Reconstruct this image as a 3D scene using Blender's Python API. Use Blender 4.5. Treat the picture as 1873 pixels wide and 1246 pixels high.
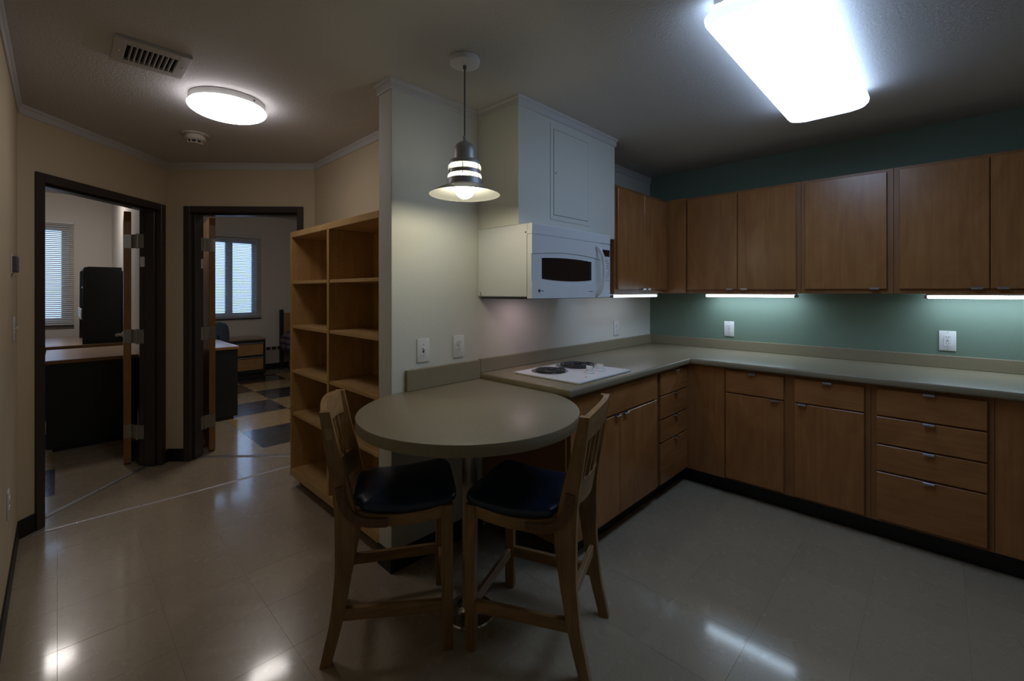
import bpy, bmesh, math, random
from mathutils import Vector, Matrix
random.seed(7)
for _o in list(bpy.data.objects): bpy.data.objects.remove(_o)
S = bpy.context.scene
COL = S.collection

# ------------------------------------------------------------------ camera, world, exposure
FOC, W_PX, H_PX = 807.7, 1873.0, 1246.0
HORIZON, EYE = 533.7, 1.387
YAW = math.atan2(1720.76 - 936.5, FOC)            # angle between view direction and the +X axis
cam_d = bpy.data.cameras.new('camera'); cam = bpy.data.objects.new('camera', cam_d); COL.objects.link(cam)
cam_d.sensor_fit = 'HORIZONTAL'; cam_d.sensor_width = 36.0
cam_d.lens = 36.0 * FOC / W_PX
cam_d.shift_y = -(H_PX / 2 - HORIZON) / W_PX
cam_d.clip_start = 0.05; cam_d.clip_end = 200
cam.location = (0, 0, EYE)
cam.rotation_euler = (math.pi / 2, 0, YAW - math.pi / 2)
S.camera = cam

SKY_STRENGTH = 2.3
E_KITCHEN, E_HALL, E_BED, E_BULB, E_TUBE, E_HOOD = 6.6, 9.0, 28.0, 56.0, 14.0, 15.0
world = bpy.data.worlds.new('sky'); S.world = world; world.use_nodes = True
_nt = world.node_tree; _bg = _nt.nodes['Background']
_bg.inputs['Color'].default_value = (0.45, 0.66, 1.0, 1); _bg.inputs['Strength'].default_value = SKY_STRENGTH
S.view_settings.view_transform = 'Standard'; S.view_settings.look = 'None'
S.view_settings.gamma = 1.0; S.view_settings.use_curve_mapping = False
S.view_settings.exposure = 0.0
S.cycles.max_bounces = 7; S.cycles.diffuse_bounces = 3; S.cycles.glossy_bounces = 3
S.cycles.sample_clamp_indirect = 4.0; S.cycles.adaptive_threshold = 0.02

# ------------------------------------------------------------------ materials
MATS = {}
def newmat(name):
    m = bpy.data.materials.new(name); m.use_nodes = True; MATS[name] = m
    nt = m.node_tree; return m, nt, nt.nodes['Principled BSDF']
def plain(name, col, rough=0.5, metal=0.0, bump=0.0, bscale=300.0, spec=0.5, vary=0.0, vscale=3.0, coat=0.0):
    m, nt, b = newmat(name)
    b.inputs['Base Color'].default_value = (*col, 1); b.inputs['Roughness'].default_value = rough
    b.inputs['Metallic'].default_value = metal; b.inputs['Specular IOR Level'].default_value = spec
    b.inputs['Coat Weight'].default_value = coat
    tc = nt.nodes.new('ShaderNodeTexCoord')
    if vary:
        n = nt.nodes.new('ShaderNodeTexNoise'); n.inputs['Scale'].default_value = vscale; n.inputs['Detail'].default_value = 5
        nt.links.new(tc.outputs['Object'], n.inputs['Vector'])
        r = nt.nodes.new('ShaderNodeValToRGB')
        r.color_ramp.elements[0].position = .3; r.color_ramp.elements[1].position = .7
        r.color_ramp.elements[0].color = (*[c * (1 - vary) for c in col], 1)
        r.color_ramp.elements[1].color = (*[min(1, c * (1 + vary)) for c in col], 1)
        nt.links.new(n.outputs['Fac'], r.inputs['Fac']); nt.links.new(r.outputs['Color'], b.inputs['Base Color'])
    if bump:
        n = nt.nodes.new('ShaderNodeTexNoise'); n.inputs['Scale'].default_value = bscale; n.inputs['Detail'].default_value = 2
        nt.links.new(tc.outputs['Object'], n.inputs['Vector'])
        bp = nt.nodes.new('ShaderNodeBump'); bp.inputs['Strength'].default_value = bump; bp.inputs['Distance'].default_value = 0.002
        nt.links.new(n.outputs['Fac'], bp.inputs['Height']); nt.links.new(bp.outputs['Normal'], b.inputs['Normal'])
    return m
def wood(name, dark, light, axis='z', rough=0.38, fine=60.0, coat=0.0):
    m, nt, b = newmat(name)
    b.inputs['Roughness'].default_value = rough; b.inputs['Coat Weight'].default_value = coat
    b.inputs['Coat Roughness'].default_value = 0.25
    tc = nt.nodes.new('ShaderNodeTexCoord')
    def mapped(s_long, s_cross):
        mp = nt.nodes.new('ShaderNodeMapping'); nt.links.new(tc.outputs['Object'], mp.inputs['Vector'])
        mp.inputs['Scale'].default_value = [s_long if a == axis else s_cross for a in 'xyz']; return mp
    n1 = nt.nodes.new('ShaderNodeTexNoise'); n1.inputs['Scale'].default_value = 1.0; n1.inputs['Detail'].default_value = 6
    n1.inputs['Distortion'].default_value = .6
    nt.links.new(mapped(1.6, fine).outputs[0], n1.inputs['Vector'])
    n2 = nt.nodes.new('ShaderNodeTexNoise'); n2.inputs['Scale'].default_value = 1.0; n2.inputs['Detail'].default_value = 4
    n2.inputs['Distortion'].default_value = 1.5
    nt.links.new(mapped(2.5, 7.0).outputs[0], n2.inputs['Vector'])
    mx = nt.nodes.new('ShaderNodeMix'); mx.inputs['Factor'].default_value = .62
    nt.links.new(n1.outputs['Fac'], mx.inputs['A']); nt.links.new(n2.outputs['Fac'], mx.inputs['B'])
    r = nt.nodes.new('ShaderNodeValToRGB'); r.color_ramp.elements[0].position = .36; r.color_ramp.elements[1].position = .64
    r.color_ramp.elements[0].color = (*dark, 1); r.color_ramp.elements[1].color = (*light, 1)
    nt.links.new(mx.outputs['Result'], r.inputs['Fac']); nt.links.new(r.outputs['Color'], b.inputs['Base Color'])
    return m
def emit(name, col, strength):
    m, nt, b = newmat(name)
    b.inputs['Base Color'].default_value = (.8, .8, .8, 1)
    b.inputs['Emission Color'].default_value = (*col, 1); b.inputs['Emission Strength'].default_value = strength
    return m

plain('wall_tan', (.64, .525, .345), .75, bump=.35, bscale=160)
plain('wall_cream', (.69, .685, .61), .7, bump=.35, bscale=160)
plain('wall_green', (.175, .24, .182), .6, bump=.3, bscale=160)
plain('wall_bedroom', (.76, .71, .65), .75, bump=.2, bscale=160)
plain('ceiling_paint', (.61, .585, .56), .8, bump=.9, bscale=110)
plain('trim_paint', (.60, .58, .56), .5)
plain('black_rubber', (.008, .008, .011), .45)
plain('frame_brown', (.042, .031, .027), .36, vary=.1)
plain('joint', (.30, .26, .20), .8)
plain('bedroom_floor_base', (.3, .26, .2), .6)
plain('laminate', (.275, .228, .145), .38, vary=.13, vscale=260)
plain('white_enamel', (.80, .80, .80), .22)
plain('white_plastic', (.78, .77, .74), .35)
plain('microwave_white', (.74, .75, .76), .3)
plain('mid_grey', (.35, .36, .37), .4)  # plain grey of tube end caps, outlet buttons and the warning label
plain('black_glass', (.012, .009, .010), .12)
plain('dark_mark', (.05, .055, .07), .5)
plain('chrome', (.75, .76, .78), .18, metal=1)
plain('satin_steel', (.40, .38, .33), .4, metal=.9)
plain('coil_black', (.015, .015, .017), .45)
plain('pull_metal', (.62, .64, .70), .3, metal=1)
plain('lamp_metal', (.46, .455, .46), .42, metal=.35)
plain('lamp_lining', (.22, .22, .21), .6)
plain('cord_grey', (.10, .095, .09), .5)
plain('vinyl_navy', (.013, .028, .058), .32, vary=.15, vscale=30)
plain('glide_metal', (.6, .6, .6), .3, metal=1)
plain('vent_paint', (.50, .47, .44), .45)
plain('vent_dark', (.02, .02, .02), .9)
plain('green_black_laminate', (.014, .021, .021), .45)
plain('chair_fabric', (.05, .08, .11), .9)
plain('aluminium_strip', (.50, .48, .48), .4, metal=.6)
plain('threshold_metal', (.26, .25, .25), .42, metal=.6)
plain('heater_paint', (.45, .41, .36), .5)
plain('blind_white', (.72, .71, .69), .5)
plain('window_frame_paint', (.50, .53, .58), .5)
plain('detector_plastic', (.62, .57, .48), .45)
plain('thermostat_grey', (.10, .09, .08), .4)
wood('maple_v', (.30, .122, .038), (.405, .178, .060), 'z', .27)
wood('maple_hx', (.30, .122, .038), (.405, .178, .060), 'x', .27)
wood('maple_hy', (.30, .122, .038), (.405, .178, .060), 'y', .27)
wood('maple_frame', (.25, .102, .034), (.32, .138, .048), 'z', .4)
wood('birch_v', (.44, .25, .082), (.57, .345, .122), 'z', .45)
wood('birch_y', (.46, .275, .10), (.60, .38, .15), 'y', .42)
wood('oak', (.20, .105, .038), (.41, .235, .088), 'z', .42, fine=110)
wood('oak_x', (.20, .105, .038), (.41, .235, .088), 'x', .42, fine=110)
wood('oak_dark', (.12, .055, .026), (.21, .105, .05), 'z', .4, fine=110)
wood('oak_y', (.24, .135, .058), (.45, .27, .12), 'y', .4, fine=110)
wood('door_edge_wood', (.26, .12, .035), (.37, .19, .06), 'z', .4)
wood('desk_laminate', (.36, .25, .17), (.46, .33, .23), 'x', .3)
wood('desk_edge', (.30, .15, .05), (.38, .2, .08), 'x', .4)
wood('drawer_oak', (.36, .20, .07), (.48, .28, .11), 'x', .45)
emit('kitchen_lens', (.47, .67, 1.0), E_KITCHEN)
emit('kitchen_lens_end', (.80, .90, 1.0), 1.1)
emit('kitchen_lens_side', (.50, .68, 1.0), 4.4)
emit('hall_lens', (.97, .93, 1.0), E_HALL)
emit('bedroom_lens', (1.0, .93, .88), E_BED)
emit('bulb_glow', (1.0, .93, .70), E_BULB)
emit('tube_lens', (.62, .80, 1.0), E_TUBE)
emit('tube_lens_dim', (.75, .80, 1.0), 3.5)
emit('hood_lamp_glow', (1.0, .72, .80), E_HOOD)

def vct(name, col, vary=.10):
    m, nt, b = newmat(name)
    tc = nt.nodes.new('ShaderNodeTexCoord'); oi = nt.nodes.new('ShaderNodeObjectInfo')
    n = nt.nodes.new('ShaderNodeTexNoise'); n.inputs['Scale'].default_value = 120; n.inputs['Detail'].default_value = 6
    nt.links.new(tc.outputs['Object'], n.inputs['Vector'])
    n2 = nt.nodes.new('ShaderNodeTexNoise'); n2.inputs['Scale'].default_value = 9; n2.inputs['Detail'].default_value = 3
    nt.links.new(tc.outputs['Object'], n2.inputs['Vector'])
    r = nt.nodes.new('ShaderNodeValToRGB'); r.color_ramp.elements[0].position = .32; r.color_ramp.elements[1].position = .68
    r.color_ramp.elements[0].color = (*[c * (1 - vary) for c in col], 1); r.color_ramp.elements[1].color = (*[c * (1 + vary) for c in col], 1)
    nt.links.new(n.outputs['Fac'], r.inputs['Fac'])
    mr = nt.nodes.new('ShaderNodeMapRange'); mr.inputs['To Min'].default_value = .96; mr.inputs['To Max'].default_value = 1.04
    nt.links.new(oi.outputs['Random'], mr.inputs['Value'])
    hs = nt.nodes.new('ShaderNodeHueSaturation'); nt.links.new(r.outputs['Color'], hs.inputs['Color']); nt.links.new(mr.outputs['Result'], hs.inputs['Value'])
    nt.links.new(hs.outputs['Color'], b.inputs['Base Color'])
    m2 = nt.nodes.new('ShaderNodeMapRange'); m2.inputs['To Min'].default_value = .24; m2.inputs['To Max'].default_value = .30
    nt.links.new(n2.outputs['Fac'], m2.inputs['Value']); nt.links.new(m2.outputs['Result'], b.inputs['Roughness'])
    b.inputs['Coat Weight'].default_value = .6; b.inputs['Coat Roughness'].default_value = .095
    b.inputs['Specular IOR Level'].default_value = .5
    bp = nt.nodes.new('ShaderNodeBump'); bp.inputs['Strength'].default_value = .03; bp.inputs['Distance'].default_value = .002
    nt.links.new(n2.outputs['Fac'], bp.inputs['Height']); nt.links.new(bp.outputs['Normal'], b.inputs['Normal'])
    return m
vct('vct_cream', (.42, .34, .235), .06); vct('vct_tan', (.46, .32, .14), .05); vct('vct_dark', (.032, .028, .029), .1)

def glass_mat(name, tint=(1, 1, 1), refl=.12):
    m, nt, b = newmat(name); out = nt.nodes['Material Output']
    t = nt.nodes.new('ShaderNodeBsdfTransparent'); t.inputs['Color'].default_value = (*tint, 1)
    g = nt.nodes.new('ShaderNodeBsdfGlossy'); g.inputs['Roughness'].default_value = .03
    fr = nt.nodes.new('ShaderNodeFresnel'); mx = nt.nodes.new('ShaderNodeMixShader')
    nt.links.new(fr.outputs[0], mx.inputs[0]); nt.links.new(t.outputs[0], mx.inputs[1]); nt.links.new(g.outputs[0], mx.inputs[2])
    nt.links.new(mx.outputs[0], out.inputs['Surface']); return m
glass_mat('window_glass', (.95, .97, 1))
def frosted(name):
    m, nt, b = newmat(name); out = nt.nodes['Material Output']
    t = nt.nodes.new('ShaderNodeBsdfTransparent'); t.inputs['Color'].default_value = (.6, .6, .6, 1)
    tr = nt.nodes.new('ShaderNodeBsdfTranslucent'); tr.inputs['Color'].default_value = (.5, .5, .48, 1)
    mx = nt.nodes.new('ShaderNodeMixShader'); mx.inputs[0].default_value = .4
    nt.links.new(t.outputs[0], mx.inputs[1]); nt.links.new(tr.outputs[0], mx.inputs[2])
    nt.links.new(mx.outputs[0], out.inputs['Surface']); return m
frosted('frosted_glass')
def plaid(name):
    m, nt, b = newmat(name); b.inputs['Roughness'].default_value = .95
    tc = nt.nodes.new('ShaderNodeTexCoord')
    mp = nt.nodes.new('ShaderNodeMapping'); nt.links.new(tc.outputs['Object'], mp.inputs['Vector']); mp.inputs['Scale'].default_value = (1, 1, 1)
    w = nt.nodes.new('ShaderNodeTexWave'); w.bands_direction = 'Z'; w.inputs['Scale'].default_value = 3.2; w.inputs['Distortion'].default_value = 1.5
    w.inputs['Detail'].default_value = 3; w.inputs['Detail Scale'].default_value = 5
    nt.links.new(mp.outputs[0], w.inputs['Vector'])
    r = nt.nodes.new('ShaderNodeValToRGB'); e = r.color_ramp.elements
    e[0].position = 0; e[0].color = (.05, .035, .08, 1); e[1].position = 1; e[1].color = (.30, .22, .19, 1)
    for p, c in ((.3, (.09, .08, .19)), (.5, (.28, .26, .32)), (.65, (.08, .055, .13)), (.8, (.22, .09, .10))):
        k = e.new(p); k.color = (*c, 1)
    nt.links.new(w.outputs['Fac'], r.inputs['Fac']); nt.links.new(r.outputs['Color'], b.inputs['Base Color'])
plaid('bedspread')

# ------------------------------------------------------------------ mesh helpers
def add(bm, verts, faces):
    vs = [bm.verts.new(v) for v in verts]
    for f in faces:
        try: bm.faces.new([vs[i] for i in f])
        except ValueError: pass
    return vs
BOXF = [(0, 3, 2, 1), (4, 5, 6, 7), (0, 1, 5, 4), (1, 2, 6, 5), (2, 3, 7, 6), (3, 0, 4, 7)]
def merge(bm, tmp):
    me = bpy.data.meshes.new('tmp'); tmp.to_mesh(me); tmp.free(); bm.from_mesh(me); bpy.data.meshes.remove(me)
def box(bm, x0, y0, z0, x1, y1, z1, bev=0.0, seg=1, M=None):
    x0, x1 = sorted((x0, x1)); y0, y1 = sorted((y0, y1)); z0, z1 = sorted((z0, z1))
    vs = [(x0, y0, z0), (x1, y0, z0), (x1, y1, z0), (x0, y1, z0), (x0, y0, z1), (x1, y0, z1), (x1, y1, z1), (x0, y1, z1)]
    t = bmesh.new(); add(t, vs, BOXF)
    if bev: bmesh.ops.bevel(t, geom=t.edges[:], offset=bev, segments=seg, affect='EDGES', profile=.5)
    if M is not None: t.transform(M)
    merge(bm, t)
def prism(bm, poly, z0, z1, bev=0.0, seg=2, top_only=False, M=None):
    t = bmesh.new(); n = len(poly)
    lo = [t.verts.new((x, y, z0)) for x, y in poly]; hi = [t.verts.new((x, y, z1)) for x, y in poly]
    t.faces.new(lo[::-1]); t.faces.new(hi)
    for i in range(n): t.faces.new((lo[i], lo[(i + 1) % n], hi[(i + 1) % n], hi[i]))
    bmesh.ops.recalc_face_normals(t, faces=t.faces[:])
    if bev:
        ed = [e for e in t.edges if abs(e.verts[0].co.z - e.verts[1].co.z) < 1e-6 and (not top_only or e.verts[0].co.z > (z0 + z1) / 2)]
        bmesh.ops.bevel(t, geom=ed, offset=bev, segments=seg, affect='EDGES', profile=.5)
    if M is not None: t.transform(M)
    merge(bm, t)
def lathe(bm, prof, seg=32, c=(0, 0, 0), M=None, caps=True):
    t = bmesh.new(); rings = []
    for r, z in prof:
        if r < 1e-5: rings.append([t.verts.new((c[0], c[1], c[2] + z))])
        else: rings.append([t.verts.new((c[0] + r * math.cos(2 * math.pi * i / seg), c[1] + r * math.sin(2 * math.pi * i / seg), c[2] + z)) for i in range(seg)])
    for a, b in zip(rings, rings[1:]):
        for i in range(seg):
            j = (i + 1) % seg
            if len(a) == 1 and len(b) == 1: continue
            if len(a) == 1: t.faces.new((a[0], b[j], b[i]))
            elif len(b) == 1: t.faces.new((a[i], a[j], b[0]))
            else: t.faces.new((a[i], a[j], b[j], b[i]))
    if caps:
        for rg in (rings[0], rings[-1]):
            if len(rg) > 1:
                try: t.faces.new(rg)
                except ValueError: pass
    bmesh.ops.recalc_face_normals(t, faces=t.faces[:])
    if M is not None: t.transform(M)
    merge(bm, t)
def sweep(bm, pts, hw, hh, up=(0, 0, 1), round_=False, seg=10, closed=False):
    """bar of half width hw (sideways) and half height hh (along up) swept along points; round_: elliptic section"""
    t = bmesh.new(); P = [Vector(p) for p in pts]; up = Vector(up); rings = []; n = len(P)
    for i, p in enumerate(P):
        if closed: d = P[(i + 1) % n] - P[i - 1]
        else: d = P[min(i + 1, n - 1)] - P[max(i - 1, 0)]
        d.normalize(); s = d.cross(up)
        if s.length < 1e-4: s = d.cross(Vector((1, 0, 0)))
        s.normalize(); u = s.cross(d); u.normalize()
        if round_: sec = [(math.cos(2 * math.pi * k / seg) * hw, math.sin(2 * math.pi * k / seg) * hh) for k in range(seg)]
        else: sec = [(-hw, -hh), (hw, -hh), (hw, hh), (-hw, hh)]
        rings.append([t.verts.new(p + s * a + u * b) for a, b in sec])
    m = len(rings[0])
    for i in range(n if closed else n - 1):
        a, b = rings[i], rings[(i + 1) % n]
        for k in range(m): t.faces.new((a[k], a[(k + 1) % m], b[(k + 1) % m], b[k]))
    if not closed: t.faces.new(rings[0][::-1]); t.faces.new(rings[-1])
    bmesh.ops.recalc_face_normals(t, faces=t.faces[:])
    merge(bm, t)
def frame_mat(o, t, n):
    """matrix taking (s, w, z) to the wall running along t with its inside normal n"""
    return Matrix(((t[0], n[0], 0, o[0]), (t[1], n[1], 0, o[1]), (0, 0, 1, 0), (0, 0, 0, 1)))

def wloc(p):
    v = Vector(p.location)
    while p.parent: p = p.parent; v += Vector(p.location)
    return v
def obj(name, bm, mat, parent=None, smooth=False, local=False):
    me = bpy.data.meshes.new(name); bm.to_mesh(me); bm.free()
    me.materials.append(MATS[mat])
    o = bpy.data.objects.new(name, me); COL.objects.link(o)
    if parent is not None:
        o.parent = parent
        if not local: o.location = -wloc(parent)
    if smooth:
        for p in me.polygons: p.use_smooth = True
        if smooth != 'all':
            me.set_sharp_from_angle(angle=math.radians(38))
    return o
def B(): return bmesh.new()
def tag(o, label, cat, group=None):
    o['label'] = label; o['category'] = cat
    if group: o['group'] = group
    return o
def thing(name, label, cat, loc=(0, 0, 0), rz=0, group=None):
    o = bpy.data.objects.new(name, None); COL.objects.link(o); o.empty_display_size = .05
    o.location = loc; o.rotation_euler = (0, 0, rz); return tag(o, label, cat, group)
def struct(name, bm, mat, parent=None, label=None, smooth=False):
    o = obj(name, bm, mat, parent, smooth)
    if parent is None: o['kind'] = 'structure'
    if label: o['label'] = label
    return o
def bx(*a, **k):
    b = B(); box(b, *a, **k); return b
def share(src, parent, loc, name=None):
    o = src.copy(); COL.objects.link(o); o.parent = parent; o.location = loc; return o

# ------------------------------------------------------------------ plan constants
H = 2.44; HB = 2.72
XL, XG, YP = -.155, 3.845, 1.942          # left wall, green wall, partition face
A = (XL, 3.70); Bc = (.632, 4.533); C = (1.477, 3.704)
YF = 8.6                                   # outer wall of both bedrooms
YB = -2.3                                  # wall behind the camera
def unit(a, b):
    v = Vector((b[0] - a[0], b[1] - a[1])); L = v.length; return v / L, L
t1, L1 = unit(A, Bc); n1 = Vector((-t1.y, t1.x))
t2, L2 = unit(Bc, C); n2 = Vector((-t2.y, t2.x))
M1 = frame_mat(A, t1, n1); M2 = frame_mat(Bc, t2, n2)

# ------------------------------------------------------------------ shell
b = B(); box(b, -2.6, YB - .15, -.12, 4.3, 9.0, -.004); floor = struct('floor', b, 'joint', label='cream vinyl tile floor with faint square joints')
# tiles: each one an object sharing one mesh
def tile_mesh(sx, sy, mat):
    bm = bmesh.new(); g = .0; e = .0005
    x, y = sx / 2 - g, sy / 2 - g
    add(bm, [(-x, -y, -.0008), (x, -y, -.0008), (x, y, -.0008), (-x, y, -.0008), (-x + e, -y + e, 0), (x - e, -y + e, 0), (x - e, y - e, 0), (-x + e, y - e, 0)], BOXF[1:])
    me = bpy.data.meshes.new('tile'); bm.to_mesh(me); bm.free(); me.materials.append(MATS[mat]); return me
def put_tile(me, x, y, parent, tilt=.0011):
    o = bpy.data.objects.new('tile', me); COL.objects.link(o); o.parent = parent
    o.location = (x, y, random.uniform(-.0002, .0002)); o.rotation_euler = (random.uniform(-tilt, tilt), random.uniform(-tilt, tilt), 0)
    return o
PX, PY, PX0, PY0 = .322, .3158, 0.0, .551
kt = tile_mesh(PX, PY, 'vct_cream'); fwd = Vector((math.cos(YAW), math.sin(YAW)))
hidden = []
def in_hall(x, y):
    if x < XL - PX / 2 or x > 3.32 or y > 4.6: return False
    if x > 1.5 and y > 1.5: return False
    if x > 1.75 and y > 1.45: return False
    if x > 1.2 and y > 2.1 and y < 3.4: return False
    p = Vector((x, y))
    if (p - Vector(A)).dot(n1) > -.02 and x < .7: return False
    if (p - Vector(Bc)).dot(n2) > -.02 and y > 3.4: return False
    return True
rest = B()
for i in range(-2, 13):
    for j in range(-9, 14):
        x, y = PX0 + (i + .5) * PX, PY0 + (j + .5) * PY
        if not in_hall(x, y): continue
        p = Vector((x, y))
        if p.dot(fwd) > 1.15 and abs(p.x * math.sin(YAW) - p.y * math.cos(YAW)) < 1.35 * p.dot(fwd): put_tile(kt, x, y, floor)
        elif y > YB and x > XL: hidden.append((x, y))
# strips of tile filling to the walls and the part behind the camera
for (x, y) in hidden: add(rest, [(x - PX / 2, y - PY / 2, 0), (x + PX / 2, y - PY / 2, 0), (x + PX / 2, y + PY / 2, 0), (x - PX / 2, y + PY / 2, 0)], [(0, 1, 2, 3)])
o = obj('tile_field', rest, 'vct_cream', floor); o['kind'] = 'stuff'
# cut tiles along the angled door walls and door reveals
b = B()
for (poly) in ([(XL, 3.35), (1.5, 3.35), (1.6, 3.85), (1.0, 4.75), (.632, 4.75), (.3, 4.75), (-.45, 3.95), (XL, 3.55)],):
    t = bmesh.new(); t.faces.new([t.verts.new((x, y, -.0006)) for x, y in poly]); merge(b, t)
obj('tile_edge', b, 'vct_cream', floor)
# bedrooms: checker blocks of four tiles inside a cream border
fa = struct('floor_bedroom_one', bx(-2.5, 3.9, -.003, .55, YF, -.0015), 'vct_cream', label='bedroom floor with cream border tiles')
fb = struct('floor_bedroom_two', bx(.68, 3.84, -.003, 4.2, YF, -.0015), 'vct_cream', label='bedroom floor with dark and tan checker tiles')
CX, CY = .637, .63
td, tt = tile_mesh(CX, CY, 'vct_dark'), tile_mesh(CX, CY, 'vct_tan')
for i in range(0, 4):
    for j in range(0, 7):
        x, y = 1.274 + (i + .5) * CX, 4.316 + (j + .5) * CY
        if x > 3.7 or y > 8.4: continue
        put_tile(td if (i + j) % 2 == 0 else tt, x, y, fb, .0004).location.z = .0002
for i in range(0, 3):
    for j in range(0, 6):
        x, y = -.012 - (i + .5) * CX, 4.34 + (j + .5) * CY
        if (Vector((x + .3, y - .3)) - Vector(A)).dot(n1) < .12: continue
        put_tile(td if (i + j) % 2 == 0 else tt, x, y, fa, .0004).location.z = .0002
# one more dark block right by the first doorway
put_tile(td, -.012 - CX / 2, 4.34 + CY / 2, fa, .0004).location.z = .0002

struct('ceiling', bx(XL - .14, YB - .15, H, XG + .15, 4.75, H + .1), 'ceiling_paint', label='textured beige ceiling over kitchen and hall')
struct('ceiling_bedroom', bx(-2.6, 3.6, HB, 4.35, 8.9, HB + .1), 'ceiling_paint')
struct('wall_right', bx(XG, YB - .15, 0, XG + .13, YP, H), 'wall_green', label='green painted kitchen wall')
struct('wall_left', bx(XL - .13, YB - .15, 0, XL, 3.70, HB), 'wall_tan', label='tan painted hall wall')
struct('wall_front', bx(XL - .13, YB - .15, 0, XG + .13, YB, H), 'wall_tan')
struct('wall_partition', bx(1.147, YP, 0, XG + .13, 2.065, H, bev=.004, seg=2), 'wall_cream', label='cream partition wall beside the bookcase')
struct('wall_niche', bx(1.477, 2.065, 0, 1.60, 3.84, HB), 'wall_tan', label='tan wall behind the bookcase')
b = B(); box(b, 1.717, 1.62, 1.748, 2.69, YP, H, bev=.004, seg=2)
struct('wall_soffit', b, 'wall_cream', label='boxed cream soffit above the microwave')
def door_wall(name, M, L, s0, s1, hz, ext0=0, ext1=0):
    b = B()
    box(b, -ext0, 0, 0, s0, .13, HB, M=M); box(b, s1, 0, 0, L + ext1, .13, HB, M=M); box(b, s0, 0, hz, s1, .13, HB, M=M)
    return struct(name, b, 'wall_tan', label='angled tan wall holding a dark door frame')
door_wall('wall_angle_left', M1, L1, .125, 1.07, 2.06, 0, 0)
door_wall('wall_angle_right', M2, L2, .16, 1.06, 2.06, 0, .0)
struct('wall_divider', bx(.55, 4.56, 0, .68, YF, HB), 'wall_bedroom', label='pale wall between the bedrooms')
struct('wall_bedroom_left', bx(-2.6, 3.57, 0, -2.47, YF, HB), 'wall_bedroom')
struct('wall_bedroom_right', bx(4.2, 3.7, 0, 4.33, YF, HB), 'wall_bedroom')
struct('wall_bedroom_near_left', bx(-2.6, 3.57, 0, XL - .13, 3.70, HB), 'wall_bedroom')
struct('wall_bedroom_near_right', bx(1.6, 3.71, 0, 4.33, 3.84, HB), 'wall_bedroom')
# outer wall with two window openings
WZ0, WZ1 = .97, 2.27
WIN = [(-.72, .09), (1.63, 2.43)]
def outer_wall(name, x0, x1, w):
    b = B(); box(b, x0, YF, 0, w[0], YF + .2, HB); box(b, w[1], YF, 0, x1, YF + .2, HB)
    box(b, w[0], YF, 0, w[1], YF + .2, WZ0); box(b, w[0], YF, WZ1, w[1], YF + .2, HB)
    struct(name, b, 'wall_bedroom', label='pale bedroom wall with a window')
outer_wall('wall_back_left', -2.6, .615, WIN[0]); outer_wall('wall_back_right', .615, 4.33, WIN[1])

# ------------------------------------------------------------------ mouldings and baseboards
path = [(XL, YB), A, Bc, C, (1.477, 2.065), (1.147, 2.065), (1.147, YP), (1.717, YP), (1.717, 1.62), (2.69, 1.62), (2.69, YP), (XG, YP)]
CROWN = [(0, H - .052), (.006, H - .052), (.008, H - .045), (.009, H - .018), (.017, H - .012), (.019, H - .0005), (0, H - .0005)]
def right_of(a, b):
    t, _ = unit(a, b); return Vector((t.y, -t.x))
def miter(i):
    rs = []
    if i > 0: rs.append(right_of(path[i - 1], path[i]))
    if i < len(path) - 1: rs.append(right_of(path[i], path[i + 1]))
    if len(rs) == 1: return rs[0]
    return (rs[0] + rs[1]) / (1 + rs[0].dot(rs[1]))
k = 0
for i in range(len(path) - 1):
    if i == 4: continue
    b = B(); m0, m1 = miter(i), miter(i + 1); n = len(CROWN)
    vs = [(path[i][0] + m0.x * o_, path[i][1] + m0.y * o_, z) for o_, z in CROWN] + [(path[i + 1][0] + m1.x * o_, path[i + 1][1] + m1.y * o_, z) for o_, z in CROWN]
    add(b, vs, [(q, (q + 1) % n, n + (q + 1) % n, n + q) for q in range(n)] + [tuple(range(n))[::-1], tuple(range(n, 2 * n))])
    bmesh.ops.recalc_face_normals(b, faces=b.faces[:])
    k += 1; struct('trim_%d' % k, b, 'trim_paint', label='narrow painted crown moulding under the ceiling')
BASE = [(0, 0), (.007, 0), (.007, .098), (.004, .103), (0, .103)]
def baseboard(name, p, q, e0=0.0, e1=0.0):
    t, L = unit(p, q); r = right_of(p, q); b = B(); n = len(BASE)
    a0 = Vector(p) - t * e0; a1 = Vector(q) + t * e1
    vs = [(a0.x + r.x * o_, a0.y + r.y * o_, z) for o_, z in BASE] + [(a1.x + r.x * o_, a1.y + r.y * o_, z) for o_, z in BASE]
    add(b, vs, [(i, (i + 1) % n, n + (i + 1) % n, n + i) for i in range(n)] + [tuple(range(n))[::-1], tuple(range(n, 2 * n))])
    bmesh.ops.recalc_face_normals(b, faces=b.faces[:]); struct(name, b, 'black_rubber', label='black rubber baseboard')
def along(o, t, s): return (o[0] + t.x * s, o[1] + t.y * s)
baseboard('baseboard_left', (XL, YB), A)
baseboard('baseboard_angle_left', A, along(A, t1, .092))
baseboard('baseboard_between_doors', along(A, t1, 1.106), Bc)
baseboard('baseboard_between_doors_right', Bc, along(Bc, t2, .128))
baseboard('baseboard_angle_right', along(Bc, t2, 1.096), C)
baseboard('baseboard_niche', C, (1.477, 3.37))
baseboard('baseboard_partition_end', (1.147, 2.065), (1.147, YP), 0, .007)
baseboard('baseboard_partition', (1.147, YP), (1.745, YP))
baseboard('baseboard_back', (2.44, YF), (4.2, YF))
baseboard('baseboard_front', (XG, YB), (XL, YB))

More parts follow.
